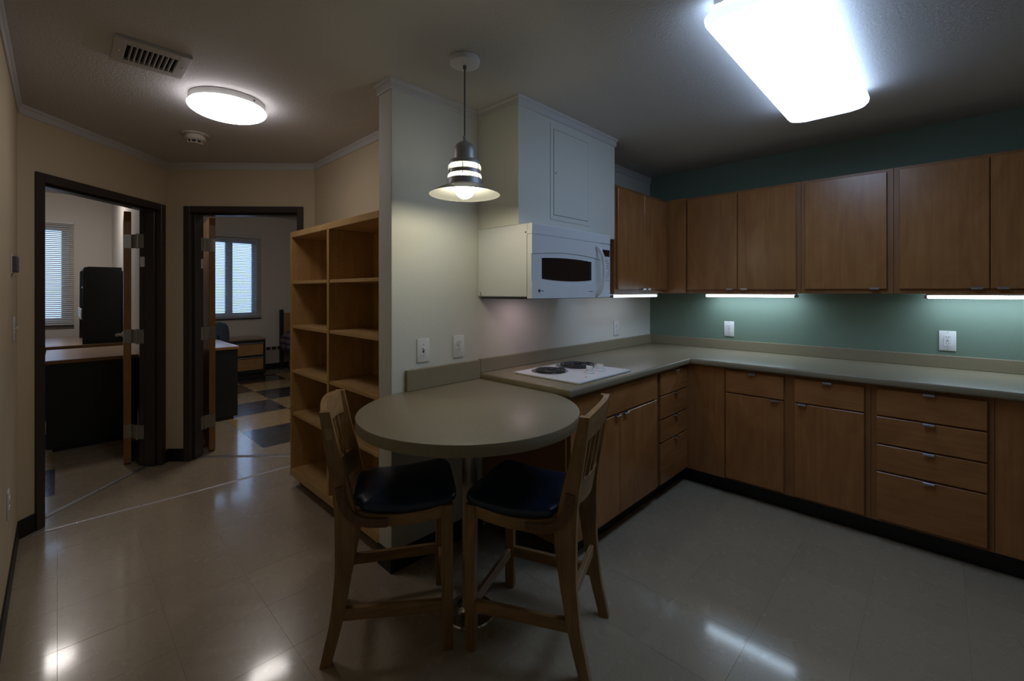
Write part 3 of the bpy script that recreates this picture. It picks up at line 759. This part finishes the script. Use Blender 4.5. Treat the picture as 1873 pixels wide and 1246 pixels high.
pl = thing('pendant_lamp', 'grey metal railroad-style pendant lamp hanging over the round table', 'pendant lamp', (1.284, 1.545, 1.80))
c = (1.284, 1.545, 0)
b = B(); lathe(b, [(0, 2.4395), (.067, 2.4395), (.069, 2.430), (.066, 2.416), (.055, 2.410), (0, 2.408)], 40, c); obj('canopy', b, 'white_plastic', pl, True)
b = B(); lathe(b, [(0, 2.408), (.008, 2.408), (.008, 2.396), (.004, 2.39), (.0034, 2.39), (.0034, 2.082), (0, 2.082)], 12, c); obj('cord', b, 'cord_grey', pl, True)
def shell(pr_, th=.0015):
    return pr_ + [(max(0, r - th), z) for r, z in reversed(pr_)]
dome = [(.0085, 2.090), (.0085, 2.068)] + [(.049 * math.sin(a), 2.022 + .044 * math.cos(a)) for a in [math.radians(q) for q in range(12, 91, 13)]] + [(.049, 1.978)]
b = B(); lathe(b, dome + [(.047, 1.978)] + [(r - .002, z - .001) for r, z in reversed(dome[2:-1])], 40, c, caps=False); shade = obj('shade_cap', b, 'lamp_metal', pl, True)
b = B(); lathe(b, shell([(.049, 1.980), (.066, 1.977), (.0700, 1.972), (.0705, 1.958)]), 48, c, caps=False); obj('ring', b, 'lamp_metal', pl, True)
b = B(); lathe(b, shell([(.0725, 1.933), (.0735, 1.915)]), 48, c, caps=False); obj('ring', b, 'lamp_metal', pl, True)
flare = [(.0765, 1.895), (.0785, 1.868), (.090, 1.862), (.115, 1.851), (.140, 1.838), (.158, 1.829), (.161, 1.826)]
b = B(); lathe(b, shell(flare, .0016), 56, c, caps=False); sk = obj('flared_skirt', b, 'lamp_metal', pl, True)
b = B(); lathe(b, [(r - .0022, z - .0006) for r, z in flare], 56, c, caps=False); obj('lining', b, 'lamp_lining', sk, True)
for (za, zb, r) in ((1.957, 1.934, .0735), (1.914, 1.896, .0755)):
    b = B(); lathe(b, [(r - .003, za), (r, (za * .8 + zb * .2)), (r + .0008, (za + zb) / 2), (r, zb * .8 + za * .2), (r - .003, zb)], 48, c, caps=False); obj('glass_ring', b, 'frosted_glass', pl, 'all')
for q in range(6):
    a = math.radians(44 + 180 + q * 60); b = B(); sweep(b, [(c[0] + .0715 * math.cos(a), c[1] + .0715 * math.sin(a), 1.960), (c[0] + .0765 * math.cos(a), c[1] + .0765 * math.sin(a), 1.893)], .0015, .0015)
    obj('rib', b, 'lamp_metal', pl)
b = B(); lathe(b, [(0, 1.807)] + [(.044 * math.sin(math.radians(q)), 1.851 - .044 * math.cos(math.radians(q))) for q in range(12, 150, 12)] + [(.018, 1.896), (.016, 1.92), (0, 1.92)], 32, c); obj('bulb', b, 'bulb_glow', pl, 'all')
b = B(); lathe(b, [(0, 1.921), (.017, 1.921), (.020, 1.93), (.020, 1.99), (0, 1.99)], 20, c); obj('socket', b, 'lamp_metal', pl, True)

# ------------------------------------------------------------------ vent and smoke detector
v = thing('ceiling_vent', 'white louvred air vent in the hall ceiling', 'vent', (.294, 2.535, 2.42))
vx0, vx1, vy0, vy1 = .164, .424, 2.405, 2.667
ix0, ix1, iy0, iy1 = vx0 + .040, vx1 - .044, vy0 + .052, vy1 - .046
b = B()
for q in ((vx0, vy0, ix0, vy1), (ix1, vy0, vx1, vy1), (ix0, vy0, ix1, iy0), (ix0, iy1, ix1, vy1)): box(b, q[0], q[1], 2.426, q[2], q[3], 2.4395, bev=.0012)
obj('frame', b, 'vent_paint', v)
obj('duct', bx(ix0, iy0, 2.4385, ix1, iy1, 2.4396), 'vent_dark', v)
sl = None; ns = 11
for i in range(1, ns - 1):
    x = ix0 + (ix1 - ix0) * i / (ns - 1)
    Mt = Matrix.Translation((x, 0, 2.432)) @ Matrix.Rotation(math.radians(-14), 4, 'Y')
    obj('louvre', bx(-.0015, iy0 + .0005, -.006, .0015, iy1 - .0005, .006, M=Mt), 'vent_paint', v)
for yy in (vy0 + .13,):
    for xx in (vx0 + .016, vx1 - .018):
        b = B(); lathe(b, [(0, -.003), (.004, -.002), (.005, 0)], 10, (xx, yy, 2.426)); obj('screw', b, 'satin_steel', v)
sd = thing('smoke_detector', 'small beige smoke detector on the hall ceiling near the doors', 'smoke detector', (.645, 3.58, 2.38))
c = (.643, 3.575, 0)
b = B(); lathe(b, [(0, 2.4395), (.078, 2.4395), (.078, 2.434), (.070, 2.430), (0, 2.430)], 36, c); obj('base_plate', b, 'detector_plastic', sd, True)
b = B(); lathe(b, [(0, 2.4298), (.050, 2.4298), (.050, 2.422), (.060, 2.420), (.062, 2.402), (.055, 2.396), (.044, 2.393), (0, 2.393)], 36, c); obj('housing', b, 'detector_plastic', sd, True)
b = B(); lathe(b, [(0, 2.3928), (.040, 2.3928), (.038, 2.382), (.034, 2.380), (0, 2.380)], 36, c); ch = obj('sensor_chamber', b, 'vent_dark', sd, True)
for q in range(8):
    a = q * math.pi / 4; M = Matrix.Translation((c[0], c[1], 0)) @ Matrix.Rotation(a, 4, 'Z')
    obj('fin', bx(.034, -.003, 2.379, .043, .003, 2.3928, M=M), 'detector_plastic', ch)
b = B(); lathe(b, [(0, 2.3798), (.041, 2.3798), (.036, 2.375), (0, 2.374)], 36, c); obj('cap', b, 'detector_plastic', sd, True)

# ------------------------------------------------------------------ counter chairs
def interp(tab, z):
    for (z0, a0, c0), (z1, a1, c1) in zip(tab, tab[1:]):
        if z0 <= z <= z1:
            u = (z - z0) / (z1 - z0); return a0 + (a1 - a0) * u, c0 + (c1 - c0) * u
    return tab[-1][1:]
def smooth_tab(tab, n=40):
    zs = [tab[0][0] + (tab[-1][0] - tab[0][0]) * i / n for i in range(n + 1)]
    v = [list(interp(tab, z)) for z in zs]
    for _ in range(4):
        w = [list(x) for x in v]
        for i in range(1, n): 
            for k in (0, 1): v[i][k] = (w[i - 1][k] + 2 * w[i][k] + w[i + 1][k]) / 4
    return [(z, a, c_) for z, (a, c_) in zip(zs, v)]
POST = smooth_tab([(0, .427, .467), (.165, .383, .430), (.34, .352, .413), (.50, .330, .414), (.57, .343, .415), (.66, .361, .424), (.805, .400, .448), (.90, .420, .460), (.945, .430, .466)])
def sag(d): u = max(0, min(1, d / .36)); return -.026 * math.sin(math.pi * u)
def make_chair(label, loc, rz):
    """local +x is where the sitter faces; front legs at x = 0, d = -x runs backwards"""
    t = thing('counter_chair', label, 'chair', (*loc, 0), rz, 'oak counter chairs at the round table')
    HF, HR = .197, .173
    for s in (-1, 1):
        y = s * HF
        obj('leg', bx(-.021, y - .017, 0, .021, y + .017, .562, bev=.003, seg=2), 'oak', t, local=True)
        # rear leg and back post in one curved plank
        b = B(); n = len(POST); y0 = s * HR; vs = []
        for z, a, c_ in POST:
            yy = y0 + s * .012 * max(0, (z - .55) / .4)
            vs += [(-a, yy - .014, z), (-c_, yy - .014, z), (-c_, yy + .014, z), (-a, yy + .014, z)]
        fs = []
        for i in range(n - 1):
            p, q = 4 * i, 4 * i + 4
            fs += [(p + k_, p + (k_ + 1) % 4, q + (k_ + 1) % 4, q + k_) for k_ in range(4)]
        fs += [(3, 2, 1, 0), tuple(range(4 * n - 4, 4 * n))]
        add(b, vs, fs); bmesh.ops.recalc_face_normals(b, faces=b.faces[:])
        leg = obj('leg', b, 'oak', t, True, local=True)
        b = B(); lathe(b, [(0, -.001), (.013, -.001), (.013, .006), (0, .006)], 14, (-.448, y0, 0)); obj('glide', b, 'glide_metal', leg, True, local=True)
        # side rail with a gentle dip, side stretcher
        pts = [(-d, s * (HF - (HF - HR) * d / .36 - .002), .543 + sag(d)) for d in [i * .36 / 14 for i in range(15)]]
        b = B(); sweep(b, pts, .011, .022); obj('seat_rail', b, 'oak_x', t, True, local=True)
        b = B(); sweep(b, [(-.018, s * (HF - .001), .170), (-.392, s * (HR + .001), .183)], .010, .022); obj('stretcher', b, 'oak_x', t, local=True)
        # bent brace from post to side rail, outside
        yo = s * (HR + .020)
        pts = [(-.396, yo, .664), (-.391, yo, .625), (-.379, yo, .585), (-.357, yo + s * .001, .552), (-.325, yo + s * .003, .531), (-.285, yo + s * .006, .521), (-.226, yo + s * .011, .519)]
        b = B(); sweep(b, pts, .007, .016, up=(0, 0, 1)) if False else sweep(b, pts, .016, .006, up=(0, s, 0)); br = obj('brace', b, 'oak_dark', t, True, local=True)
        for (xx, yy, zz) in ((-.395, yo, .650), (-.390, yo, .622), (-.262, yo + s * .008, .519), (-.238, yo + s * .010, .519)):
            b = B(); lathe(b, [(0, .003), (.006, .002), (.0065, 0)], 12, M=Matrix.Translation((xx, yy + s * .006, zz)) @ Matrix.Rotation(-s * math.pi / 2, 4, 'X')); obj('bolt', b, 'oak_dark', br, True, local=True)
    b = B(); box(b, -.012, -HF + .018, .525, .012, HF - .018, .562, bev=.002); obj('seat_rail', b, 'oak_y', t, local=True)
    b = B(); box(b, -.372, -HR + .0145, .520, -.350, HR - .0145, .555, bev=.002); obj('seat_rail', b, 'oak_y', t, local=True)
    b = B(); box(b, -.010, -HF + .018, .145, .010, HF - .018, .187, bev=.003); obj('stretcher', b, 'oak_y', t, local=True)
    b = B(); box(b, -.404, -HR + .0145, .260, -.384, HR - .0145, .302, bev=.003); obj('stretcher', b, 'oak_y', t, local=True)
    # cushion: rounded trapezoid with domed top
    b = B(); NA = 56
    def outline(a):
        ca, sa = math.cos(a), math.sin(a); e = .34
        u = math.copysign(abs(ca) ** e, ca); w = math.copysign(abs(sa) ** e, sa)
        x = -.160 + .203 * u; hw = .222 - .040 * (1 - (u + 1) / 2)
        if x < -.33 and abs(w) > .55: hw -= .030 * (abs(w) - .55) / .45   # nip in between the posts
        return x, w * hw
    rings = []
    for k_, dz in ((.95, .000), (.992, .003), (1.0, .012), (.990, .021), (.96, .028), (.87, .036), (.66, .043), (.4, .046), (.15, .047)):
        ring = []
        for i in range(NA):
            x, y = outline(2 * math.pi * i / NA); x = -.160 + (x + .160) * k_; y *= k_
            ring.append(b.verts.new((x, y, .566 + dz + sag(-x - .0) * (.75 if dz < .03 else .75 * abs(y) / .2))))
        rings.append(ring)
    for p, q in zip(rings, rings[1:]):
        for i in range(NA): b.faces.new((p[i], p[(i + 1) % NA], q[(i + 1) % NA], q[i]))
    b.faces.new(rings[0]); b.faces.new(rings[-1]); bmesh.ops.recalc_face_normals(b, faces=b.faces[:])
    obj('seat_cushion', b, 'vinyl_navy', t, 'all', local=True)
    # crest rail, lower back rail and slats follow a shallow backward curve
    def dpos(z): a, c_ = interp(POST, z); return (a + c_) / 2
    def curved(z0, z1, hw, bow, arch0=0.0, arch1=0.0, th=.010, n=16):
        b = B(); vs = []
        for i in range(n + 1):
            u = i / n; y = (2 * u - 1) * hw; k_ = 1 - (2 * u - 1) ** 2
            for z in (z0 + arch0 * k_, z1 + arch1 * k_):
                d = dpos(z) + bow * k_
                vs += [(-d + th, y, z), (-d - th, y, z)]
        fs = []
        for i in range(n):
            p, q = 4 * i, 4 * i + 4
            fs += [(p, q, q + 2, p + 2), (p + 1, p + 3, q + 3, q + 1), (p + 2, q + 2, q + 3, p + 3), (p, p + 1, q + 1, q)]
        fs += [(0, 2, 3, 1), (4 * n, 4 * n + 1, 4 * n + 3, 4 * n + 2)]
        add(b, vs, fs); bmesh.ops.recalc_face_normals(b, faces=b.faces[:]); return b
    w_top = HR + .024
    obj('crest_rail', curved(.842, .940, w_top, .026, .022, .020, .011), 'oak_y', t, True, local=True)
    obj('lower_rail', curved(.604, .686, HR - .0115, .030, -.010, .004, .010), 'oak_y', t, True, local=True)
    for yy in (-.105, -.054, 0, .054, .105):
        if False: continue
        k_ = 1 - (yy / HR) ** 2; k2 = 1 - (yy / w_top) ** 2
        pts = [(-(dpos(z) + (.030 + (.026 - .030) * (z - .69) / .17) * k_), yy, z) for z in [.688 + (.866 - .688) * i / 6 for i in range(7)]]
        b = B(); sweep(b, pts, .012, .005, up=(1, 0, 0)); obj('slat', b, 'oak', t, local=True)
    return t
make_chair('oak counter chair with navy vinyl seat, its back to the bookcase', (1.1645, 1.5445), math.radians(-32.5))
make_chair('oak counter chair with navy vinyl seat, its back to the base cabinets', (1.3075, 1.3855), math.radians(111.5))

# ------------------------------------------------------------------ bedroom windows and blinds
for k, (x0, x1) in enumerate(WIN, 1):
    b = B(); e = .05
    box(b, x0, YF + .06, WZ0, x0 + e, YF + .12, WZ1); box(b, x1 - e, YF + .06, WZ0, x1, YF + .12, WZ1)
    box(b, x0 + e, YF + .06, WZ0, x1 - e, YF + .12, WZ0 + e); box(b, x0 + e, YF + .06, WZ1 - e, x1 - e, YF + .12, WZ1)
    w = struct('window_%d' % k, b, 'window_frame_paint', label='narrow bedroom window with a centre post behind blinds')
    xm = (x0 + x1) / 2
    obj('mullion', bx(xm - .05, YF + .055, WZ0 + e, xm + .05, YF + .125, WZ1 - e), 'window_frame_paint', w)
    obj('pane', bx(x0 + e, YF + .088, WZ0 + e, xm - .05, YF + .092, WZ1 - e), 'window_glass', w)
    obj('pane', bx(xm + .05, YF + .088, WZ0 + e, x1 - e, YF + .092, WZ1 - e), 'window_glass', w)
    obj('sill', bx(x0, YF + .002, WZ0 - .02, x1, YF + .06, WZ0 + .004), 'wall_bedroom', w)
    bxa, bxb, bz0, bz1 = x0 - .07, x1 + .07, .915, 2.345
    bl = thing('window_blind', 'white slatted blind over the window ' + ('in the left bedroom' if k == 1 else 'in the bedroom with the bed'), 'blind', (xm, YF - .03, bz0), 0, 'window blinds')
    obj('headrail', bx(bxa, YF - .048, bz1 - .035, bxb, YF - .004, bz1, bev=.002), 'blind_white', bl)
    obj('bottom_rail', bx(bxa, YF - .040, bz0, bxb, YF - .012, bz0 + .018, bev=.003), 'dark_mark', bl)
    src = None; nsl = 52; ys = YF - .026
    for i in range(nsl):
        z = bz0 + .032 + (bz1 - .045 - bz0 - .032) * i / (nsl - 1)
        if src is None:
            b = B(); vs = []; a = math.radians(40 if k == 1 else 27)
            for x in (bxa + .004, bxb - .004):
                for u in (-.013, 0, .013):
                    dz = .0018 if u == 0 else 0
                    vs.append((x, u * math.cos(a), u * math.sin(a) * 1 + dz)); 
            vs2 = [(x_, y_, z_ - .0006) for x_, y_, z_ in vs]
            add(b, vs + vs2, [(0, 3, 4, 1), (1, 4, 5, 2), (6, 7, 10, 9), (7, 8, 11, 10), (0, 1, 7, 6), (1, 2, 8, 7), (3, 9, 10, 4), (4, 10, 11, 5), (0, 6, 9, 3), (2, 5, 11, 8)])
            bmesh.ops.recalc_face_normals(b, faces=b.faces[:])
            src = obj('slat', b, 'blind_white', bl); basel = src.location.copy(); src.location = basel + Vector((0, ys, z))
        else: share(src, bl, basel + Vector((0, ys, z)))
    for xx in (bxa + .12, bxb - .12):
        b = B(); sweep(b, [(xx, ys - .015, bz0 + .01), (xx, ys - .015, bz1 - .03)], .0008, .0008); obj('ladder_cord', b, 'blind_white', bl)
    b = B(); lathe(b, [(0, 0), (.004, 0), (.004, -.85), (0, -.85)], 8, (bxb - .045, YF - .052, bz1 - .03)); obj('tilt_wand', b, 'blind_white', bl)

# ------------------------------------------------------------------ bedroom furniture
def desk(x0, x1, y0, y1, label, open_side):
    t = thing('desk', label, 'desk', ((x0 + x1) / 2, (y0 + y1) / 2, 0)); z = .79
    obj('top', bx(x0, y0, z - .004, x1, y1, z, bev=.001), 'desk_laminate', t)
    obj('edge_band', bx(x0, y0, z - .032, x1, y1, z - .0042, bev=.002), 'desk_edge', t)
    obj('end_panel', bx(x0 + .01, y0 + .012, .03, x1 - .01, y0 + .035, z - .0325, bev=.002), 'green_black_laminate', t)
    obj('end_panel', bx(x0 + .01, y1 - .035, .03, x1 - .01, y1 - .012, z - .0325, bev=.002), 'green_black_laminate', t)
    xb = x1 - .04 if open_side < 0 else x0 + .02
    obj('modesty_panel', bx(xb, y0 + .036, .25, xb + .02, y1 - .036, z - .0325), 'green_black_laminate', t)
    obj('foot', bx(x0 + .05, y0 + .010, 0, x1 - .05, y0 + .037, .0295), 'black_rubber', t)
    obj('foot', bx(x0 + .05, y1 - .037, 0, x1 - .05, y1 - .010, .0295), 'black_rubber', t)
    p0, p1 = (x0 + .011, x0 + .40) if open_side < 0 else (x1 - .40, x1 - .011)
    ped = obj('pedestal', bx(p0, y0 + .037, .28, p1, y0 + .40, z - .033), 'green_black_laminate', t)
    return t
desk(-.078, .543, 5.50, 6.53, 'dark panelled desk with tan top, nearest the left doorway', -1)
desk(-.16, .543, 6.92, 8.36, 'dark desk with tan top under the hutch in the left bedroom', -1)
desk(.686, 1.392, 5.53, 6.46, 'dark panelled desk with pale top seen through the doorway beside the bookcase', 1)
hu = thing('desk_hutch', 'tall dark shelf hutch standing on the far desk in the left bedroom', 'hutch', (.34, 7.4, .79))
hz0, hz1 = .7905, 1.672
for yy in (6.935, 7.95): 
    b = B(); prism(b, [(.198, hz0), (.532, hz0), (.532, hz1), (.250, hz1), (.215, hz1 - .010), (.202, hz1 - .035)], 0, .024, bev=.001, M=Matrix(((1, 0, 0, 0), (0, 0, 1, yy), (0, 1, 0, 0), (0, 0, 0, 1)))); obj('side_panel', b, 'green_black_laminate', hu)
obj('back_panel', bx(.515, 6.96, hz0, .532, 7.948, hz1), 'green_black_laminate', hu)
for z in (hz1 - .025, 1.43, 1.10): obj('shelf', bx(.215, 6.96, z, .5145, 7.948, z + .02, bev=.001), 'green_black_laminate', hu)
obj('edge_trim', bx(.186, 6.96, 1.07, .197, 7.94, 1.19, bev=.002), 'white_plastic', hu)

dr = thing('dresser', 'low dresser with dark frame and two wide oak drawers under the window', 'dresser', (2.1, 8.33, 0))
dx0, dx1, dy0, dy1 = 1.80, 2.425, 8.09, 8.56
obj('top', bx(dx0, dy0 - .004, .595, dx1 + .004, dy1, .622, bev=.002), 'desk_laminate', dr)
obj('carcass', bx(dx0, dy0 + .02, .045, dx1, dy1, .5945, bev=.002), 'green_black_laminate', dr)
obj('face_frame', bx(dx0, dy0 + .002, .045, dx1, dy0 + .0195, .5945, bev=.002), 'green_black_laminate', dr)
obj('plinth', bx(dx0 + .02, dy0 + .03, 0, dx1 - .02, dy1 - .02, .0445), 'black_rubber', dr)
for z0, z1 in ((.345, .525), (.105, .290)):
    f = obj('drawer_front', bx(dx0 + .04, dy0 - .012, z0, dx1 - .04, dy0 + .0018, z1, bev=.002), 'drawer_oak', dr)
    b = B(); lathe(b, [(0, 0), (.008, 0), (.008, dx1 - dx0 - .08), (0, dx1 - dx0 - .08)], 12, M=Matrix.Translation((dx0 + .04, dy0 - .012, z1 + .016)) @ Matrix.Rotation(math.pi / 2, 4, 'Y')); obj('bar_pull', b, 'pull_metal', f, True)

ht = thing('baseboard_heater', 'beige baseboard heater with slotted top along the bedroom wall', 'heater', (3.2, YF - .04, 0))
obj('body', bx(2.45, YF - .06, .11, 4.19, YF - .008, .345, bev=.003), 'heater_paint', ht)
obj('top_cover', bx(2.45, YF - .055, .3455, 4.19, YF - .008, .41, bev=.004), 'heater_paint', ht)
sg = None
for i in range(18):
    x = 2.48 + i * .092
    if sg is None: sg = obj('grille_slot', bx(0, YF - .0565, .355, .066, YF - .0548, .402), 'vent_dark', ht); sb_ = sg.location.copy(); sg.location = sb_ + Vector((x, 0, 0))
    else: share(sg, ht, sb_ + Vector((x, 0, 0)))

bd = thing('bed', 'bed with dark posts, oak headboard and drawer base in the far bedroom', 'bed', (3.3, 7.6, 0))
for xx in (2.775, 3.80):
    for yy, hh in ((8.46, 1.065), (6.50, .70)): obj('post', bx(xx, yy, 0, xx + .058, yy + .058, hh, bev=.003), 'green_black_laminate', bd)
obj('headboard', bx(2.834, 8.475, .35, 3.799, 8.505, 1.005, bev=.003), 'drawer_oak', bd)
obj('footboard', bx(2.834, 6.515, .35, 3.799, 6.545, .65, bev=.003), 'drawer_oak', bd)
obj('drawer_base', bx(2.86, 6.56, .05, 3.77, 8.30, .33, bev=.004), 'drawer_oak', bd)
obj('plinth', bx(2.89, 6.58, 0, 3.75, 8.28, .0495), 'black_rubber', bd)
obj('mattress', bx(2.84, 6.57, .335, 3.795, 8.45, .60, bev=.03, seg=3), 'wall_bedroom', bd)
# bedspread draped over mattress and pillow with folds
b = B(); NU, NV = 30, 60; grid = []
for i in range(NV + 1):
    v_ = i / NV; y = 6.60 + 1.84 * v_; row = []
    pil = math.exp(-((y - 8.15) / .22) ** 2)
    for j in range(NU + 1):
        u = j / NU; fold = .012 * math.sin(y * 21 + u * 3) + .010 * math.sin(y * 47)
        if u < .25: # hanging side
            q = u / .25; x = 2.782 - .030 * math.sin(q * 3.0) - .015 * pil + fold; z = .345 + (.60 - .345 + .05 * pil) * q
        elif u > .75:
            q = (1 - u) / .25; x = 3.855 + .02 * math.sin(q * 3.0) + fold; z = .345 + (.60 - .345 + .05 * pil) * q
        else:
            q = (u - .25) / .5; x = 2.80 + 1.04 * q; k_ = math.sin(math.pi * min(1, max(0, q))) ** .5
            z = .62 + (.23 * k_ + .03) * pil + .012 * k_ * math.sin(y * 9 + q * 14)
        row.append(b.verts.new((x, y, z)))
    grid.append(row)
for i in range(NV):
    for j in range(NU): b.faces.new((grid[i][j], grid[i][j + 1], grid[i + 1][j + 1], grid[i + 1][j]))
bs = obj('bedspread', b, 'bedspread', None, 'all'); tag(bs, 'dark striped bedspread hanging over the bed in the far bedroom', 'bedspread')
sm = bs.modifiers.new('thickness', 'SOLIDIFY'); sm.thickness = .012

oc = thing('desk_chair', 'blue-grey upholstered desk chair behind the pale desk', 'chair', (1.49, 7.0, 0), math.radians(20))
b = B(); rings = []
for k_, z in ((.55, .62), (.85, .64), (1, .70), (1.0, .82), (.93, .90), (.75, .95), (.35, .972)):
    ring = []
    for i in range(32):
        a = 2 * math.pi * i / 32; ring.append(b.verts.new((.21 * k_ * math.copysign(abs(math.cos(a)) ** .7, math.cos(a)), .035 * math.sin(a) + .05 * (math.cos(a)) ** 2, z)))
    rings.append(ring)
for p, q in zip(rings, rings[1:]):
    for i in range(32): b.faces.new((p[i], p[(i + 1) % 32], q[(i + 1) % 32], q[i]))
b.faces.new(rings[0][::-1]); b.faces.new(rings[-1]); bmesh.ops.recalc_face_normals(b, faces=b.faces[:])
obj('backrest', b, 'chair_fabric', oc, 'all', local=True)
b = B(); prism(b, rounded_rect(-.23, .02, .23, .46, .09), .43, .50, bev=.02, seg=3); obj('seat', b, 'chair_fabric', oc, True, local=True)
b = B(); sweep(b, [(0, -.03, .80), (0, -.055, .60), (0, -.02, .44), (0, .10, .42)], .02, .006, up=(1, 0, 0)); obj('back_bar', b, 'black_rubber', oc, local=True)
b = B(); lathe(b, [(0, .08), (.03, .08), (.03, .25), (.018, .25), (.018, .43), (0, .43)], 16, (0, .22, 0)); obj('gas_column', b, 'black_rubber', oc, True, local=True)
for q in range(5):
    a = q * 2 * math.pi / 5 + .3; e = (.28 * math.cos(a), .22 + .28 * math.sin(a))
    b = B(); sweep(b, [(0, .22, .10), (*e, .075)], .018, .012); lg = obj('base_arm', b, 'black_rubber', oc, local=True)
    b = B(); lathe(b, [(0, -.012), (.028, -.012), (.03, 0), (.028, .012), (0, .012)], 16, M=Matrix.Translation((*e, .0305)) @ Matrix.Rotation(a, 4, 'Z') @ Matrix.Rotation(math.pi / 2, 4, 'X')); obj('caster', b, 'black_rubber', lg, True, local=True)
